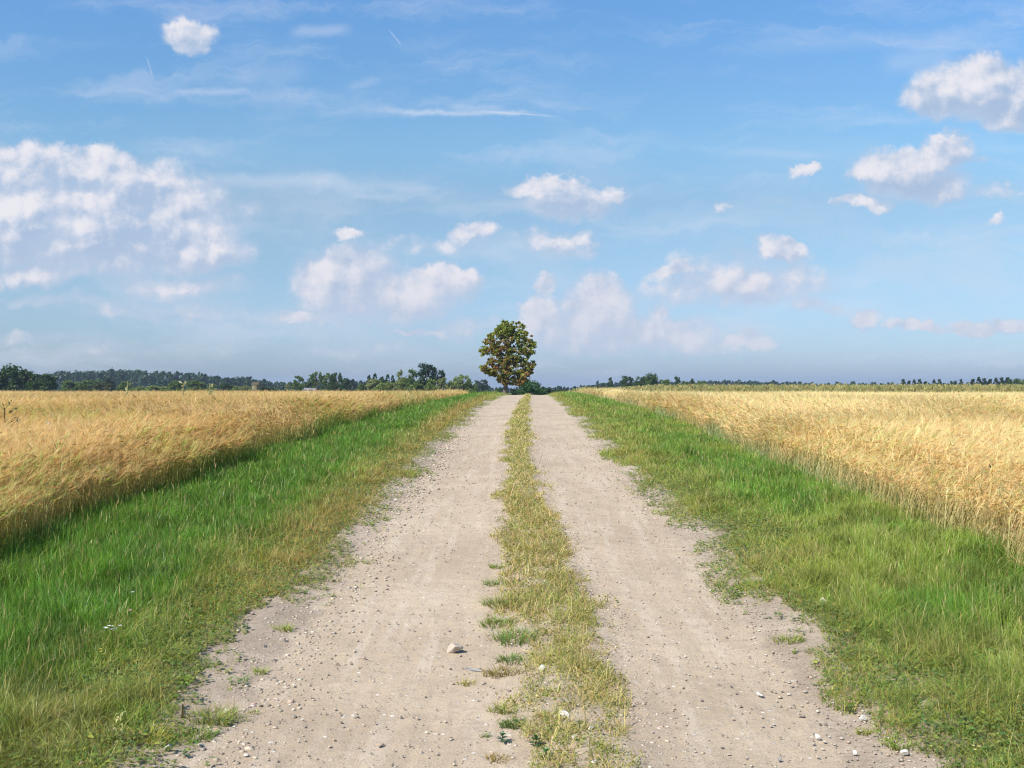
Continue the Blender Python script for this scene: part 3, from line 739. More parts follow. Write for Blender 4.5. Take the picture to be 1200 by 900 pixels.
# ------------------------------------------------------------------ tufts and weeds
def tuft(px, py, wpx, label, col=(.12, .19, .04), hgt=.05, n=110, low=1.0, flatl=.9, dry=.15):
    X, Y, z = gp(px, py); z = float(road_z(X, Y)) if abs(X) < 1.7 else z
    wpx *= 1.25; n = int(n * 1.5); col = np.array(col) * [1.9, 1.75, 1.5]; rad = wpx / F * Y / 2; g = Rib()
    a = U(0, 6.28, n); r0 = rad * .62 * np.sqrt(rng.random(n)) * (.55 + .9 * vn(np.cos(a) * 2 + px, np.sin(a) * 2 + py))
    x = np.cos(a) * r0 * 1.2; y = np.sin(a) * r0 * 1.1
    c = jit(np.tile(col, (n, 1)), .2); m = rng.random(n) < dry; c[m] = jit(np.tile([.38, .30, .13], (m.sum(), 1)), .15)
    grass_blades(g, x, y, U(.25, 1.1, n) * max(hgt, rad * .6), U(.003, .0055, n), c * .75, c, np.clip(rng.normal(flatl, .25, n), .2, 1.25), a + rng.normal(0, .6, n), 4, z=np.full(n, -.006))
    o = g.build('grass_tuft', M_grass); o.location = (X, Y, z)
    return tag(o, label, 'grass tuft')
for a in [
 (584, 667, 26, 'small green tuft sticking out of the grass strip, farthest along the bare lane', (.13, .2, .04), .05, 90),
 (582, 686, 30, 'dark green tuft jutting from the strip just below the farthest one', (.10, .17, .035), .05, 110),
 (588, 711, 52, 'wide flat tuft spreading from the strip onto the lane', (.14, .19, .05), .05, 200),
 (586, 733, 44, 'dense tuft at the strip edge between the wide flat tuft and rounded clump', (.12, .18, .04), .05, 180),
 (606, 752, 56, 'rounded green clump bulging out of the strip beside the largest stone', (.11, .19, .05), .06, 260),
 (598, 777, 36, 'compact dark green tuft right of the largest stone', (.08, .15, .04), .05, 160),
 (585, 792, 40, 'reddish-brown and green tuft with long blades lying flat over bare soil', (.16, .14, .05), .05, 150),
 (547, 803, 26, 'thin yellowish tuft lying low on the open lane below the largest stone', (.24, .24, .06), .02, 50),
 (590, 836, 40, 'ragged olive tuft on the bare lane above the dark cushion', (.17, .20, .06), .04, 130),
 (603, 853, 30, 'dark green cushion tuft directly above the leafy seedling', (.06, .13, .035), .05, 150),
 (568, 866, 12, 'tiny green sprig on the lane beside the leafy seedling', (.1, .17, .04), .03, 26),
 (584, 893, 30, 'brownish withered tuft below the leafy seedling', (.24, .19, .08), .02, 60),
 (637, 842, 16, 'small yellow-green tuft alone between the lane and strip', (.20, .25, .05), .04, 60),
 (208, 802, 24, 'bright green tuft rooted at the foot of the verge grass', (.12, .21, .04), .09, 90),
 (250, 848, 64, 'broad loose tuft spreading onto the gravel at the lane margin', (.15, .2, .05), .08, 220),
 (178, 872, 50, 'yellow-green tuft in the bare margin nearest the long grass', (.22, .24, .05), .08, 200),
 (230, 868, 44, 'low green tuft below the broad loose one', (.12, .19, .05), .06, 160),
 (170, 842, 22, 'slim grey-green tuft with arching blades beside the cream stone', (.11, .18, .06), .09, 50),
 (282, 803, 20, 'sparse tuft with two dark leaf blades out on the gravel', (.08, .15, .05), .07, 24),
 (305, 792, 18, 'light green tuft alone farther out on the gravel margin', (.18, .24, .05), .06, 50),
 (332, 742, 24, 'upright green tuft behind the round beige stone', (.17, .23, .05), .08, 80),
 (296, 840, 12, 'tiny green tuft near the small black stone', (.15, .2, .05), .03, 30),
 (925, 752, 36, 'olive tuft creeping onto the far lane, uppermost in the bare margin', (.15, .19, .05), .04, 120),
 (1052, 846, 34, 'upright yellow-green tuft standing tallest in the bare margin', (.2, .25, .05), .08, 120),
 (1052, 876, 34, 'leafy tuft beside the flat whitish stone', (.15, .21, .05), .06, 120),
 (1122, 858, 44, 'dark tuft at the verge foot near the picture corner', (.11, .17, .04), .08, 180),
 (1010, 860, 20, 'small tuft just below the clean white stone', (.19, .23, .05), .04, 60),
 (1027, 805, 40, 'blue-green creeping tuft lying flat in the middle of the margin', (.08, .14, .06), .02, 120),
 (972, 812, 22, 'yellowish tuft on the lane edge level with the pale slab', (.22, .24, .06), .04, 70),
]: tuft(*a)

def leafy(px, py, spx, label, n=12, col=(.06, .14, .06)):
    X, Y, z = gp(px, py); z = float(road_z(X, Y)); L0 = spx / F * Y / 2
    root = bpy.data.objects.new('leafy_weed', None); COL.objects.link(root); root.location = (X, Y, z)
    tag(root, label, 'weed')
    g = Rib(); s = Rib()
    a = np.arange(n) * 2.4; el = np.linspace(.15, 1.1, n); L = L0 * np.linspace(1, .55, n)
    hb = np.linspace(.01, L0 * .9, n)
    d = flat(a) * np.cos(el)[:, None] + np.array([0, 0, 1.]) * np.sin(el)[:, None]
    b = np.stack([0 * a, 0 * a, hb], -1)
    t = np.array([0, .25, .55, .8, 1.])[None, :, None]
    P = b[:, None] + d[:, None] * L[:, None, None] * t + np.array([0, 0, -1.])[None, None] * (L * .35)[:, None, None] * t ** 2
    g.add(P, np.array([.12, .7, 1, .6, .05])[None] * (L * .5)[:, None], unit(np.cross(d, [0, 0, 1.])), jit(np.tile(col, (n, 1)), .12))
    g.build('leaves', M_grass, root)
    P = np.stack([np.zeros(5), np.zeros(5), np.linspace(-.005, L0 * .95, 5)], -1)[None]
    for sd_ in ((1., 0, 0), (0, 1., 0)): s.add(P, np.full((1, 5), .004), np.array([sd_]), np.array([[.16, .14, .07]]))
    s.build('stem', M_grass, root)
leafy(589, 874, 22, 'upright leafy seedling casting a shadow on bare soil between lane and strip')
leafy(628, 878, 24, 'dark leafy weed at the bottom of the strip beside the seedling', 16)
leafy(640, 893, 26, 'bright broad-leaved weed cut by the bottom edge of the photo', 12, (.09, .2, .05))
leafy(645, 862, 18, 'pale toothed weed above the dark leafy one', 14, (.13, .19, .08))
leafy(215, 893, 16, 'small round-leaved weed beside the light grey stone', 7, (.07, .15, .05))

def stalk(px, py, hpx, label, col, wpx=1.6, leafn=6, lean=.08, az=0.5):
    X, Y, z = gp(px, py); H = hpx / F * Y
    root = bpy.data.objects.new('dry_stalk', None); COL.objects.link(root); root.location = (X, Y, z); tag(root, label, 'plant')
    s = Rib(); g = Rib()
    t = np.linspace(0, 1, 6); P = np.stack([np.cos(az) * lean * H * t ** 2, np.sin(az) * lean * H * t ** 2, H * t - .01], -1)[None]
    w = (wpx / F * Y) * (1 - .5 * t)[None]
    for q in ((1., 0, 0), (0, 1., 0), (.7, .7, 0)): s.add(P, w, np.array([q]), np.array([col]))
    s.build('stem', M_grass, root)
    n = leafn * 3; k = U(.15, 1, n); b = np.stack([np.interp(k, t, P[0, :, i]) for i in range(3)], -1)
    a = flat(U(0, 6.28, n)); L = U(.015, .035, n)[:, None]
    g.add(np.stack([b, b + a * L * .6 + [0, 0, .01], b + a * L + [0, 0, -.004]], 1), np.array([.4, 1, .1])[None] * (L * .4), unit(np.cross(a, [0, 0, 1.])), jit(np.tile(col, (n, 1)) * 1.1, .2))
    g.build('leaves', M_grass, root)
stalk(136, 879, 46, 'tall pale yellow-green stalk standing alone before the long grass', (.42, .42, .18), 2.2, 9)
stalk(212, 846, 22, 'short dark brown dried stalk in the bare margin', (.17, .13, .07), 3.2, 3, .02)
stalk(206, 868, 20, 'thin straw-coloured twig leaning over the low green tuft', (.5, .42, .28), 1.6, 1, .8, .7)

def flower(px, py, label, n, col, r=.012, spread=.05, hgt=.16):
    X, Y, z = gp(px, py + hgt * F / 7.)
    root = bpy.data.objects.new('wild_flower', None); COL.objects.link(root); root.location = (X, Y, z); tag(root, label, 'flower')
    s = Rib(); g = Rib(); a = U(0, 6.28, n); d = U(0, spread, n)
    tip = np.stack([np.cos(a) * d, np.sin(a) * d, hgt * U(.9, 1.1, n)], -1); z0 = np.zeros((n, 3))
    s.add(np.stack([z0, tip * [.4, .4, .5], tip], 1), np.full((n, 3), .0025), flat(a + 1.5), np.tile([.1, .17, .04], (n, 1)))
    s.build('stem', M_grass, root)
    for i in range(n):
      g = Rib(); ti = tip[i:i + 1]
      for k in range(7):
        an = k * 6.283 / 7 + a[i:i + 1]; dv = flat(an) + [0, 0, .25]
        g.add(np.stack([ti, ti + dv * r * .6, ti + dv * r], 1), np.array([.3, 1, .5])[None] * np.full((1, 1), r * .75), unit(np.cross(dv, [0, 0, 1.])), np.tile(col, (1, 1)))
      g.build('petals', M_grass, root)
flower(130, 741, 'cluster of white flowers low in the olive grass, largest white patch there', 9, (.78, .8, .78), .011, .055)
flower(153, 697, 'single white flower in the green grass above the white cluster', 1, (.8, .8, .78), .012, .01)
flower(150, 722, 'small pinkish flower between the single white one and the cluster', 2, (.72, .45, .42), .010, .01)
flower(117, 773, 'small yellow flower head in dry olive grass below the white cluster', 3, (.75, .65, .12), .008, .015)
flower(1140, 884, 'pale yellow flower at the bottom of the verge near the picture corner', 3, (.8, .7, .3), .007, .02, .1)

# dead forked weed at the barley's left picture edge, and pale grasses over the crop
def branchy(X, Y, H, label, col, n, seed, heads=None, spread=.35):
    r = np.random.default_rng(seed); z = float(gz(X, Y))
    root = bpy.data.objects.new('tall_weed', None); COL.objects.link(root); root.location = (X, Y, z); tag(root, label, 'weed')
    s = Rib(); g = Rib(); wd = Y / F * 1.1
    P = np.stack([0 * np.linspace(0, 1, 5), 0 * np.linspace(0, 1, 5), H * np.linspace(0, 1, 5)], -1)[None]
    for q in ((1., 0, 0), (0, 1., 0)): s.add(P, np.full((1, 5), wd), np.array([q]), np.array([col]))
    k = r.uniform(.45, 1, n); a = flat(r.uniform(0, 6.28, n)); L = r.uniform(.3, 1, n)[:, None] * H * spread
    b = np.stack([0 * k, 0 * k, H * k], -1); e = b + a * L + np.array([0, 0, .5]) * L
    s.add(np.stack([b, (b + e) / 2 + [0, 0, -.01], e], 1), np.tile([.9, .7, .4], (n, 1)) * wd, unit(np.cross(a, [0, 0, 1.])), np.tile(col, (n, 1)))
    s.build('stem', M_grass, root)
    m = n * 5; ii = r.integers(0, n, m); hc = np.array(heads if heads is not None else col)
    c0 = b[ii] + (e[ii] - b[ii]) * r.uniform(.4, 1.05, (m, 1)); dv = unit(r.normal(0, 1, (m, 3))); l = r.uniform(1, 2.6, (m, 1)) * wd
    g.add(np.stack([c0 - dv * l, c0, c0 + dv * l], 1), np.tile([.2, 1, .2], (m, 1)) * wd * 1.6, unit(np.cross(dv, r.normal(0, 1, (m, 3)))), np.tile(hc, (m, 1)) * r.uniform(.7, 1.2, (m, 1)))
    g.build('leaves', M_grass, root)
def bpx(px, ytop, Y, label, col, n, seed, heads=None, spread=.35):
    X = (px - VX) / F * Y; H = EYE - (ytop - VY) / F * Y - float(gz(X, Y)); branchy(X, Y, H, label, col, n, seed, heads, spread)
bpx(1, 478, 15, 'dark withered weed standing out of the barley at the edge of the photo', (.09, .08, .05), 16, 1, (.10, .12, .06), .3)
bpx(52, 492, 15, 'whitish wild oat rising above the barley near the withered weed', (.62, .56, .42), 6, 2, (.78, .72, .6), .12)
bpx(147, 447, 40, 'pale green plume grass tallest against the far dark wood', (.38, .42, .22), 7, 3, (.5, .52, .3), .1)
bpx(213, 449, 36, 'pale plume grass standing up before the light green hedge', (.42, .42, .24), 7, 4, (.55, .54, .36), .1)
bpx(244, 449, 36, 'second plume grass a little farther along the light green hedge', (.36, .40, .2), 7, 5, (.5, .5, .3), .1)
bpx(96, 478, 22, 'grey-green thistle stem half way up the barley slope', (.24, .28, .16), 8, 6, (.35, .36, .25), .15)
bpx(88, 518, 12.5, 'grey-green weed with narrow leaves near the barley edge', (.22, .29, .12), 12, 7, (.22, .3, .12), .12)
bpx(1155, 546, 9.5, 'barley ear marked with a dark seed head, right part of the field', (.5, .42, .25), 3, 8, (.12, .09, .05), .05)
bpx(172, 470, 24, 'grey dock stem with seed clusters in the middle of the barley', (.28, .24, .16), 8, 9, (.34, .27, .18), .12)

# greyish fallen stick
X, Y, z = gp(555, 789)
s = Rib(); t = np.linspace(0, 1, 7); L = 22 / F * Y
P = np.stack([L * (t - .5), .012 * np.sin(t * 5), np.full(7, .008) + .004 * np.sin(t * 9)], -1)[None]
for q in ((0, 1., 0), (0, 0, 1.), (0, .7, .7)): s.add(P, .009 * np.array([[.4, .9, 1, 1, .9, .7, .2]]), np.array([q], float), np.array([[.33, .36, .40]]))
o = s.build('fallen_stick', M_stone); o.location = (X, Y, float(road_z(X, Y)) + .002); tag(o, 'weathered grey stick lying on bare soil left of the flat tuft', 'stick')

# ------------------------------------------------------------------ trees
def tube(rb, P, rad, c, sides=7):
    P = np.asarray(P, float); K = len(P); T = unit(np.gradient(P, axis=0))
    ref = np.array([1, 0, 0.]) if abs(T[0][0]) < .8 else np.array([0, 1., 0])
    A = unit(np.cross(T, ref)); B = np.cross(T, A)
    th = np.arange(sides) * 2 * np.pi / sides
    v = P[:, None] + (A[:, None] * np.cos(th)[None, :, None] + B[:, None] * np.sin(th)[None, :, None]) * np.asarray(rad)[:, None, None]
    i = np.arange(K - 1)[:, None] * sides + np.arange(sides)[None]; j = np.arange(K - 1)[:, None] * sides + (np.arange(sides)[None] + 1) % sides
    f = np.stack([i, j, j + sides, i + sides], -1).reshape(-1, 4)
    rb.raw(v.reshape(-1, 3), f, np.tile(c, (K * sides, 1)))

def leaves(rb, C, rad, n, size, cfun, squash=.85, shell=.55):
    """n leaf quads per clump, mostly near the clump's surface"""
    C = np.asarray(C); M = len(C)
    idx = np.repeat(np.arange(M), n); N = len(idx)
    d = unit(rng.normal(0, 1, (N, 3))); r = (shell + (1 - shell) * rng.random(N)) * (1 + rng.normal(0, .12, N)); r = np.where(rng.random(N) < .25, r * rng.random(N), r)
    c = C[idx] + d * (r * np.asarray(rad)[idx])[:, None] * [1, 1, squash]
    ax = unit(rng.normal(0, 1, (N, 3)) + d * .3); sz = size * U(.6, 1.3, N)
    sdv = unit(np.cross(ax, rng.normal(0, 1, (N, 3))))
    P = np.stack([c - ax * (sz * .5)[:, None], c, c + ax * (sz * .5)[:, None]], 1)
    rb.add(P, np.array([.35, 1., .3])[None] * (sz * .8)[:, None], sdv, cfun(idx, c))

def tree_root(loc, name, label, cat, group=None):
    o = bpy.data.objects.new(name, None); COL.objects.link(o); o.location = loc
    return tag(o, label, cat, group)

# -- the lone maple by the track
TY = 170.0
def pt(px, py, dep=0.): return np.array([(px - VX) / F * TY, TY + dep, EYE + (VY - py) / F * TY])
bx = (591.5 - VX) / F * TY; bz = float(gz(bx, TY))
root = tree_root((bx, TY, bz), 'maple_tree', 'tall lone maple with rusty autumn-tinted crown beside the track on the horizon', 'tree')
org = np.array([bx, TY, bz])
lob = [(592, 384, 12), (606, 386, 13), (581, 394, 13), (596, 396, 14), (612, 398, 13), (621, 404, 9), (575, 402, 9), (568, 412, 7.5), (580, 412, 10), (593, 410, 13), (607, 412, 12), (619, 413, 7),
       (600, 424, 11), (613, 425, 9), (622, 428, 6.5), (589, 424, 8), (575, 425, 8), (568, 432, 6), (582, 433, 9), (595, 436, 9), (608, 437, 10), (618, 435, 7), (587, 443, 7), (604, 447, 7), (577, 438, 6), (592, 449, 5), (612, 445, 6), (572, 434, 5.5), (588, 388, 9)]
rc_ = np.random.default_rng(5)
C, Rr = [], []
for px, py, r in lob:
    rr = r / F * TY
    for k in range(int(5 + r * 2.6)):
        d = rc_.normal(0, 1, 3); d /= np.linalg.norm(d)
        dep = rc_.uniform(-1, 1) * (2.6 if py < 440 else 1.5)
        c = pt(px, py, dep) + d * rr * rc_.uniform(.35, 1.0) * [1, 1, .8]
        C.append(c - org); Rr.append(rc_.uniform(.16, .5))
C = np.array(C); Rr = np.array(Rr)
tone = rc_.random(len(C)) * .4 + .7 * fbm(C[:, 0] * .45 + 4, C[:, 2] * .45, 2) + .16 * ss(8.5, 5, C[:, 2] - 0) - .12 * ss(9.5, 12.5, C[:, 2]) * (C[:, 0] < .4)
tone = np.clip((tone - tone.mean()) * 1.4 + .40, 0, 1)
def mcol(idx, c):
    t = np.clip(tone[idx] + rng.normal(0, .2, len(idx)), 0, 1)
    g = mixc([.11, .17, .022], [.26, .28, .04], rng.random(len(idx)))
    q = mixc([.24, .15, .045], [.33, .15, .06], rng.random(len(idx)))
    return jit(mixc(g, q, ss(.42, .72, t)), .15)
lv = Rib(); leaves(lv, C, Rr, 58, .24, mcol, .75, .1)
lv.build('crown', M_leaf, root)
wb = Rib(); bark = (.11, .085, .065)
top = pt(600, 398) - org
trunk = [np.array([0, 0, -.3]), np.array([0, 0, .8]), pt(592.5, 452) - org, pt(594, 436) - org, pt(596, 420) - org, pt(598, 406) - org, top]
tube(wb, trunk, [.55, .42, .34, .28, .2, .13, .05], bark, 10)
for px, py, r in lob:
    e = pt(px, py, rc_.uniform(-1.5, 1.5)) - org; k = rc_.uniform(.25, .55)
    zz_ = e[2] - (1.4 + abs(e[0]) * .55); base_x = np.interp(zz_, [t_[2] for t_ in trunk], [t_[0] for t_ in trunk]); b = np.array([base_x, 0, max(zz_, 3.2)])
    m = (b + e) / 2 + [0, 0, .2]
    tube(wb, [b, m, e], [.10, .07, .02], bark, 5)
wb.build('trunk', M_bark, root)

# -- kinds of far trees, unit height, crown half-width .5
def proto(kind, seed):
    global rng
    save = rng; rng = np.random.default_rng(seed)
    lv = Rib(); wb = Rib(); r = rng
    tube(wb, [(0, 0, -.02), (0.01, 0, .15), (0, .01, .45), (0, 0, .8)], [.035, .028, .02, .006], bark, 6)
    cb = lambda idx, c: jit(np.tile([1., 1., 1.], (len(idx), 1)) * (1 + .22 * (tn[idx] - .5))[:, None], .13)
    if kind == 'round':
        n = 60; d = unit(r.normal(0, 1, (n, 3))); q = r.uniform(.5, .95, n)[:, None]
        C = d * q * [.40, .40, .42] + [0, 0, .50]; C[:, 2] = np.maximum(C[:, 2], .08); Rr = r.uniform(.09, .16, n); m = 62; sz = .05
    elif kind == 'oval':
        n = 42; z = r.uniform(.05, .93, n); w = .40 * np.sin(np.clip((z + .12) / 1.12, 0, 1) * np.pi) ** .7; a = r.uniform(0, 6.28, n); q = np.sqrt(r.random(n))
        C = np.stack([np.cos(a) * w * q, np.sin(a) * w * q, z], -1); Rr = r.uniform(.07, .13, n); m = 56; sz = .045
    elif kind == 'conifer':
        n = 60; z = r.uniform(.08, .96, n); w = .42 * (1 - z) ** .85 + .02; a = r.uniform(0, 6.28, n)
        C = np.stack([np.cos(a) * w * .8, np.sin(a) * w * .8, z], -1); Rr = .05 + .09 * (1 - z); m = 36; sz = .05
    elif kind == 'open':
        n = 34; d = unit(r.normal(0, 1, (n, 3))); C = d * r.uniform(.6, 1, n)[:, None] * [.42, .42, .30] + [0, 0, .64]; Rr = r.uniform(.06, .12, n); m = 60; sz = .045
        C2 = np.stack([r.uniform(-.36, .36, 16), r.uniform(-.36, .36, 16), r.uniform(.06, .45, 16)], -1); C = np.concatenate([C, C2]); Rr = np.concatenate([Rr, r.uniform(.08, .12, 16)])
        for e in C[::3]: tube(wb, [(0, 0, max(.12, e[2] - .3)), (np.array([0, 0, max(.12, e[2] - .25)]) + e) / 2, e], [.014, .009, .003], bark, 4)
    else:  # bush
        n = 40; d = unit(r.normal(0, 1, (n, 3))); d[:, 2] = np.abs(d[:, 2]); C = d * r.uniform(.5, .95, n)[:, None] * [.42, .42, .84] + [0, 0, .05]; Rr = r.uniform(.10, .16, n); m = 70; sz = .055
    tn = r.random(len(C))
    leaves(lv, C, Rr, m, sz, cb, .85, .35)
    co = lv.build('crown', M_leaf); wo = wb.build('trunk', M_bark)
    rng = save
    cm, wm = co.data, wo.data
    bpy.data.objects.remove(co); bpy.data.objects.remove(wo)
    # rest the unit height exactly
    return cm, wm
PROTO = {k: [proto(k, s * 10 + i) for s in range(3)] for i, k in enumerate(('round', 'oval', 'conifer', 'open', 'bush'))}
_tc = [0]
def tree(px, ytop, wpx, Y, kind, tint, label, name=None, group=None):
    k = _tc[0]; _tc[0] += 1
    X = (px - VX) / F * Y; zb = float(gz(X, Y)) - .05; zt = EYE + (VY - ytop) / F * Y
    H = (zt - zb) / 1.02; Wd = wpx / F * Y * {'oval': 1.35, 'open': 1.15, 'bush': 1.4, 'round': 1.12, 'conifer': 1.7}[kind]
    cm, wm = PROTO[kind][k % 3]
    o = tree_root((X, Y, zb), name or {'conifer': 'spruce_tree', 'bush': 'bush', 'oval': 'birch_tree'}.get(kind, 'broadleaf_tree'), label, 'bush' if kind == 'bush' else 'tree', group)
    o.scale = (Wd, Wd, H); o.rotation_euler.z = k * 2.1
    c = bpy.data.objects.new('crown', cm); COL.objects.link(c); c.parent = o; c.color = (*tint, 1)
    t = bpy.data.objects.new('trunk', wm); COL.objects.link(t); t.parent = o
    return o
D = (.045, .085, .022); Dk = (.030, .056, .026); Gm = (.10, .16, .035); Gl = (.18, .24, .06); Go = (.20, .235, .08); Br = (.075, .09, .03)
T = [
 (10, 424, 44, 330, 'round', D, 'biggest dark green tree at the far edge of the left wood'),
 (31, 430, 30, 330, 'round', D, 'dark round tree just beside the biggest dark green one'),
 (51, 434, 28, 335, 'round', D, 'small pointed dark tree closing the dark clump before the hedge'),
 (42, 439, 26, 325, 'bush', D, 'low dark shrub filling the foot of the dark clump'),
 (80, 441, 26, 450, 'bush', Gm, 'first mid-green rounded bush after the dark clump'),
 (102, 441, 34, 450, 'bush', Gm, 'wide mid-green bush second after the dark clump'),
 (116, 443, 26, 440, 'bush', Br, 'browner low bush under the highest part of the far wood'),
 (124, 440, 20, 470, 'round', Dk, 'dark bush behind the browner low one'),
 (145, 443, 22, 440, 'bush', Gm, 'separate rounded green bush left of the pale willow hedge'),
 (164, 450, 24, 430, 'bush', Gl, 'first low pale green shrub of the willow hedge'),
 (180, 449, 26, 430, 'bush', Gl, 'middle low pale green shrub of the willow hedge'),
 (193, 450, 20, 432, 'bush', Gl, 'last low pale green shrub of the willow hedge'),
 (205, 444, 20, 450, 'round', Gm, 'dark green tree ending the willow hedge'),
 (227, 443, 32, 450, 'round', Gm, 'broad rounded tree right of the willow hedge'),
 (222, 452, 14, 420, 'bush', Gl, 'small pale bush before the broad rounded tree'),
 (247, 449, 14, 430, 'oval', Go, 'slim olive birch between the broad rounded tree and darker bushes'),
 (264, 447, 24, 450, 'round', D, 'dark low tree left of the tan hut'),
 (276, 450, 14, 440, 'bush', Gl, 'pale little bush left of the tan hut'),
 (287, 449, 18, 440, 'bush', Go, 'olive bush touching the tan hut'),
 (310, 450, 26, 460, 'bush', D, 'dark low bush right of the tan hut'),
 (337, 447, 8, 420, 'oval', Go, 'tiny slim birch left of the small rounded birch'),
 (349, 439, 17, 420, 'oval', Gm, 'small rounded birch standing left of the pale sheds'),
 (371, 432, 17, 430, 'open', Gm, 'tall airy tree at the start of the open-crowned group by the sheds'),
 (364, 440, 14, 440, 'round', D, 'dark lower tree beneath the tall airy one'),
 (385, 434, 18, 430, 'open', Gm, 'middle airy tree of the group by the sheds'),
 (394, 433, 18, 428, 'open', (.05, .10, .025), 'brightest airy tree of the group by the sheds'),
 (405, 440, 14, 440, 'round', D, 'low dark tree finishing the group by the sheds'),
 (392, 445, 22, 425, 'bush', D, 'dark undergrowth bush beneath the airy trees'),
 (413, 443, 9, 520, 'conifer', Dk, 'small bluish spruce right of the airy group'),
 (424, 446, 14, 400, 'bush', Gm, 'low green bush starting the long mixed copse'),
 (432, 438, 9, 400, 'conifer', Dk, 'first dark spruce of the mixed copse'),
 (439, 436, 9, 400, 'conifer', Dk, 'taller dark spruce beside the first one in the mixed copse'),
 (438, 441, 20, 385, 'round', Go, 'olive young tree in front of the two dark spruces'),
 (447, 440, 12, 400, 'conifer', D, 'broad low spruce in the mixed copse'),
 (454, 437, 8, 400, 'conifer', D, 'thin spruce tip in the middle of the copse'),
 (460, 439, 8, 402, 'conifer', D, 'lesser spruce tip right of the thin one'),
 (457, 443, 18, 385, 'bush', Go, 'olive shrub below the thin spruce tip'),
 (469, 432, 13, 390, 'oval', Go, 'pale grey-green birch rising above the copse'),
 (472, 441, 16, 384, 'oval', Gl, 'pale shrub at the foot of the rising birch'),
 (483, 431, 17, 370, 'oval', Gm, 'mid-green tree leaning against the great dark oak'),
 (500, 420, 32, 380, 'round', (.026, .055, .022), 'great dark oak, highest crown of the mixed copse', 'oak_tree'),
 (517, 429, 12, 384, 'round', (.024, .05, .024), 'dark side crown right of the great oak', 'oak_tree'),
 (505, 443, 18, 365, 'oval', Gl, 'slim light green sapling before the great dark oak'),
 (519, 441, 20, 365, 'oval', Go, 'olive sapling right of the light green one'),
 (530, 442, 16, 366, 'bush', Go, 'low olive bush between the saplings and bright birch'),
 (542, 436, 22, 362, 'open', Gl, 'bright grey-green birch on the open end of the copse', 'birch_tree'),
 (551, 443, 14, 362, 'bush', Gl, 'pale bush leaning out at the end of the copse'),
 (450, 445, 26, 378, 'bush', Gl, 'light shrubby edge of the copse below the low broad spruce'),
 (476, 440, 22, 392, 'round', D, 'dark tree filling the copse between the rising birch and leaning one'),
 (490, 446, 26, 366, 'bush', Gm, 'mid-green bush in front of the oak trunk'),
 (534, 445, 30, 372, 'round', D, 'dark low tree behind the saplings right of the oak'),
 (446, 443, 26, 396, 'round', D, 'dark low tree behind the first spruces of the copse'),
 (559, 443, 10, 600, 'round', Dk, 'dark distant tree just beyond the end of the copse'),
 (567, 442, 12, 600, 'round', Dk, 'dark bluish distant tree nearest the lone maple'),
 (620, 437, 29, 195, 'bush', (.05, .125, .04), 'big bluish-green round bush at the foot of the maple'),
 (631, 445, 14, 225, 'bush', (.03, .065, .035), 'darker bush peeping out behind the big round one'),
 (585, 452, 14, 230, 'bush', D, 'dark low bush behind the maple trunk'),
 (604, 453, 18, 240, 'bush', Dk, 'dark low bush between the maple trunk and round bush'),
 (642, 452, 17, 260, 'bush', (.035, .08, .028), 'mid-green low bush where the track drops from view'),
 (653, 454, 14, 300, 'bush', Dk, 'dark low bush right of the mid-green one'),
 (661, 454, 11, 300, 'bush', Dk, 'smallest dark bush at the verge end by the horizon'),
 (677, 453, 14, 330, 'bush', Gm, 'low green bush at the start of the tall green crop'),
 (683, 450, 10, 500, 'round', Dk, 'tiny dark tree where the right-hand tree line begins'),
 (691, 450, 12, 500, 'round', Dk, 'tiny dark tree beside the first of the right-hand line'),
 (699, 450, 10, 500, 'round', Dk, 'low dark tree left of the small pointed spruces'),
 (707, 448, 7, 500, 'conifer', Dk, 'lower of two pointed spruces before the round wood'),
 (715, 441, 9, 480, 'conifer', D, 'taller pointed spruce standing alone before the round wood'),
 (734, 437, 20, 470, 'round', D, 'dark round tree opening the right-hand wood'),
 (751, 438, 18, 475, 'round', D, 'dark tree between the two highest crowns of the right-hand wood'),
 (763, 435, 22, 470, 'round', D, 'highest dark crown of the right-hand wood'),
 (761, 444, 12, 450, 'oval', Gm, 'lighter slim tree before the highest dark crown'),
 (778, 442, 20, 470, 'round', Gm, 'green tree falling away from the highest dark crown'),
 (793, 440, 12, 475, 'oval', D, 'slim darker tree in the lower half of the right-hand wood'),
 (802, 444, 14, 475, 'round', Gm, 'low green tree after the slim darker one'),
 (811, 443, 9, 475, 'conifer', D, 'small spruce tip in the lower half of the right-hand wood'),
 (822, 445, 18, 470, 'round', Gm, 'last pale green tree before the distant blue wood'),
 (980, 445, 11, 700, 'round', Dk, 'dark round tree alone over the green crop, largest of its loose row'),
 (990, 448, 7, 700, 'round', Dk, 'tiny dark tree right of the largest in the loose row'),
 (998, 445, 8, 700, 'round', Dk, 'pointed little tree second tallest of the loose row'),
 (1006, 447, 8, 700, 'round', Dk, 'low tree in the middle of the loose row'),
 (1014, 448, 6, 700, 'round', Dk, 'smallest tree of the loose row'),
 (1022, 446, 9, 700, 'round', Dk, 'rounded tree toward the end of the loose row'),
 (1031, 447, 8, 700, 'round', Dk, 'low tree before the last of the loose row'),
 (1041, 446, 12, 700, 'round', Dk, 'last and widest tree of the loose row'),
]
for i, px in enumerate((1056, 1063, 1069, 1075, 1082, 1092, 1098, 1105, 1114, 1123)):
    T.append((px, [443, 445, 444, 443, 446, 444, 443, 447, 444, 443][i], [9, 8, 8, 9, 9, 8, 8, 14, 12, 7][i], 620, 'round' if i in (7, 8) else 'conifer', Dk,
      'small dark conifer in the line between the loose row and the far dense clump', None, 'small conifers above the green crop'))
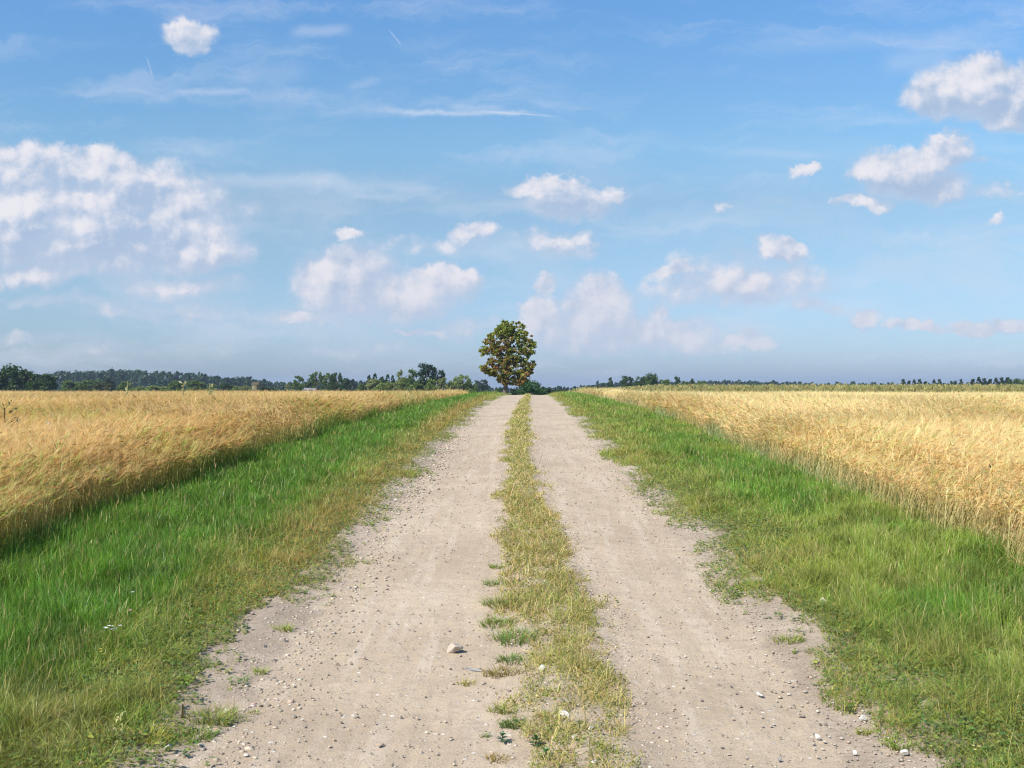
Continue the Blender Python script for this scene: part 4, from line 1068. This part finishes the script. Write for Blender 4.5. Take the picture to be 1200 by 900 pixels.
for i, px in enumerate((1137, 1144, 1150, 1157, 1164, 1170, 1177)):
    T.append((px, [443, 441, 442, 443, 442, 441, 441][i], 10, 600, 'conifer', Dk, 'dark conifer packed in the dense clump near the picture edge', None, 'conifers of the dense clump'))
T += [(1183, 441, 20, 560, 'round', (.06, .11, .03), 'fresh green round tree before the dense clump of conifers'),
      (1196, 442, 16, 580, 'round', Gm, 'round green tree cut by the edge of the photo above the crop'),
      (1212, 441, 22, 600, 'round', D, 'dark tree just past the edge of the photo'), (-16, 428, 34, 330, 'round', D, 'dark tree just outside the picture beside the biggest one')]
for a in T: tree(*a)

# far-off woods, each read as one mass
def wood(name, label, sky_pts, Y0, Y1, x0, x1, tint, con=.5, step=2.2):
    w = Rib(); px = x0; r = np.random.default_rng(len(label))
    xs_, ys_ = zip(*sky_pts); Cs, Rs, tn = [], [], []
    while px < x1:
        Y = r.uniform(Y0, Y1); yt = np.interp(px, xs_, ys_) + r.normal(0.2, .9) + .6
        X = (px - VX) / F * Y; zb = float(gz(X, Y)); zt = EYE + (VY - yt) / F * Y; H = zt - zb
        if r.random() < con:
            for k in range(9): z = (k + .5) / 9; Cs.append((X + r.normal(0, .3), Y, zb + H * (.1 + .88 * z))); Rs.append(max(.5, H * .17 * (1 - z) + .4)); tn.append(r.random() * .4)
        else:
            for k in range(9): a = r.uniform(0, 6.28); q = r.uniform(.2, 1); Cs.append((X + math.cos(a) * q * H * .2, Y + math.sin(a) * q * H * .2, zb + H * (.06 + .85 * (k + .5) / 9))); Rs.append(H * r.uniform(.1, .17)); tn.append(r.random())
        px += r.uniform(.5, 1.5) * step
    tn = np.array(tn)
    leaves(w, np.array(Cs), np.array(Rs), 40, 1.7 * Y1 / 1100, lambda i, c: jit(np.tile(tint, (len(i), 1)) * (.8 + .4 * tn[i])[:, None], .12), .9, .4)
    o = w.build(name, M_leaf); o.color = (1, 1, 1, 1)
    return tag(o, label, kind='stuff')
L1 = [(-60, 434), (50, 439), (58, 436), (65, 434), (80, 435), (95, 434), (105, 433), (125, 431), (140, 433), (160, 432), (185, 433), (200, 435), (215, 436), (228, 436), (245, 439), (262, 441), (275, 441), (290, 441), (300, 443), (312, 446), (340, 448), (360, 447), (412, 445), (424, 447), (440, 448), (600, 449)]
wood('distant_wood', 'dark bluish wood along the horizon behind the hedge', L1, 950, 1150, -70, 345, (.036, .072, .030), .12)
wood('distant_wood', 'thin strip of dark wood behind the airy trees and copse', L1, 950, 1100, 345, 470, (.034, .066, .030), .3)
wood('distant_wood', 'low dark tree line at the foot of the maple', [(540, 451), (575, 452), (600, 453.5), (640, 454), (690, 452), (700, 451)], 1000, 1200, 548, 700, (.034, .066, .034), .3, 3)
wood('distant_wood', 'flat blue wood on the horizon right of the round crowns', [(700, 448), (820, 446), (835, 445.5), (870, 445), (880, 446), (900, 447), (925, 448), (960, 449.5), (975, 450)], 1200, 1400, 700, 975, (.034, .066, .034), .3)
wood('distant_wood', 'faint low wood behind the loose row and conifers', [(975, 450), (1050, 450), (1130, 449), (1260, 447)], 1200, 1400, 975, 1270, (.034, .066, .034), .3, 4)

# far farm buildings
def plain(name, rgb, rough=.8):
    m, t = new_mat(name); co = t.n.new('ShaderNodeTexCoord').outputs['Object']
    p = t.n.new('ShaderNodeBsdfPrincipled'); p.inputs['Roughness'].default_value = rough
    t.put(p.inputs['Base Color'], t.mix(t.noise(t.V('MULTIPLY', co, (6, 6, .7)), 1.5, 4), [c * .75 for c in rgb], rgb))
    t.l.new(p.outputs[0], t.n.new('ShaderNodeOutputMaterial').inputs[0]); return m
M_wall = plain('pale_boards', (.55, .42, .36)); M_roof = plain('pale_roof', (.70, .60, .56)); M_tan = plain('tan_boards', (.20, .165, .09)); M_tan2 = plain('hut_roof', (.22, .17, .1)); M_door = plain('dark_door', (.12, .09, .07))
def barn(px, ytop, wpx, Y, label, wall_m, roof_m, name='farm_shed', roofh=.4, dep=8):
    X = (px - VX) / F * Y; zb = float(gz(X, Y)) - .1; H = EYE + (VY - ytop) / F * Y - zb; w = wpx / F * Y / 2; e = H * (1 - roofh)
    root = tree_root((X, Y, zb), name, label, 'building')
    v = np.array([(-w, 0, 0), (w, 0, 0), (w, dep, 0), (-w, dep, 0), (-w, 0, e), (w, 0, e), (w, dep, e), (-w, dep, e)], float)
    nmesh('wall', v, np.array([(0, 1, 5, 4), (1, 2, 6, 5), (2, 3, 7, 6), (3, 0, 4, 7)]), wall_m, parent=root)
    o_ = .25; W_ = w + o_; d0, d1, mz = -o_, dep + o_, dep / 2
    v = np.array([(-W_, d0, e - .1), (W_, d0, e - .1), (W_, mz, H), (-W_, mz, H), (-W_, d1, e - .1), (W_, d1, e - .1), (-W_, d0, e + .1), (W_, d0, e + .1), (W_, mz, H + .2), (-W_, mz, H + .2), (-W_, d1, e + .1), (W_, d1, e + .1)], float)
    nmesh('roof', v, np.array([(0, 1, 2, 3), (3, 2, 5, 4), (6, 7, 8, 9), (9, 8, 11, 10), (0, 1, 7, 6), (4, 5, 11, 10), (0, 3, 9, 6), (3, 4, 10, 9), (1, 2, 8, 7), (2, 5, 11, 8)]), roof_m, parent=root)
    v = np.array([(-.6, -.06, 0), (.6, -.06, 0), (.6, -.06, 2.2), (-.6, -.06, 2.2), (-.6, 0, 0), (.6, 0, 0), (.6, 0, 2.2), (-.6, 0, 2.2)], float) * [1.4, 1, 1]
    nmesh('door', v, np.array([(0, 1, 2, 3), (0, 4, 7, 3), (1, 5, 6, 2), (3, 2, 6, 7)]), M_door, parent=root)
barn(357, 455.3, 6, 380, 'low pale-roofed shed above the barley, nearer the small birch', M_wall, M_roof)
barn(363.6, 455.8, 6, 380, 'low pale-roofed shed above the barley, nearer the airy trees', M_wall, M_roof)
barn(297.5, 448, 7, 400, 'narrow tan hut showing between hedge bushes over the barley', M_tan, M_tan2, 'tan_hut', .15, 4)

# ------------------------------------------------------------------ the summer air
m, t = new_mat('summer_haze')
pv_ = t.n.new('ShaderNodeVolumePrincipled'); pv_.inputs['Color'].default_value = (.62, .76, 1, 1); pv_.inputs['Density'].default_value = .00012; pv_.inputs['Anisotropy'].default_value = .2
t.l.new(pv_.outputs[0], t.n.new('ShaderNodeOutputMaterial').inputs['Volume'])
x0, x1, y0, y1, z0, z1 = gx[0] - 5, gx[-1] + 5, gy[0] - 5, gy[-1] + 5, -36, 32
v = np.array([(x, y, z) for z in (z0, z1) for y in (y0, y1) for x in (x0, x1)], float)
f = np.array([(0, 2, 3, 1), (4, 5, 7, 6), (0, 1, 5, 4), (2, 6, 7, 3), (0, 4, 6, 2), (1, 3, 7, 5)])
tag(nmesh('haze', v, f, m), 'thin summer haze over the fields', kind='stuff')
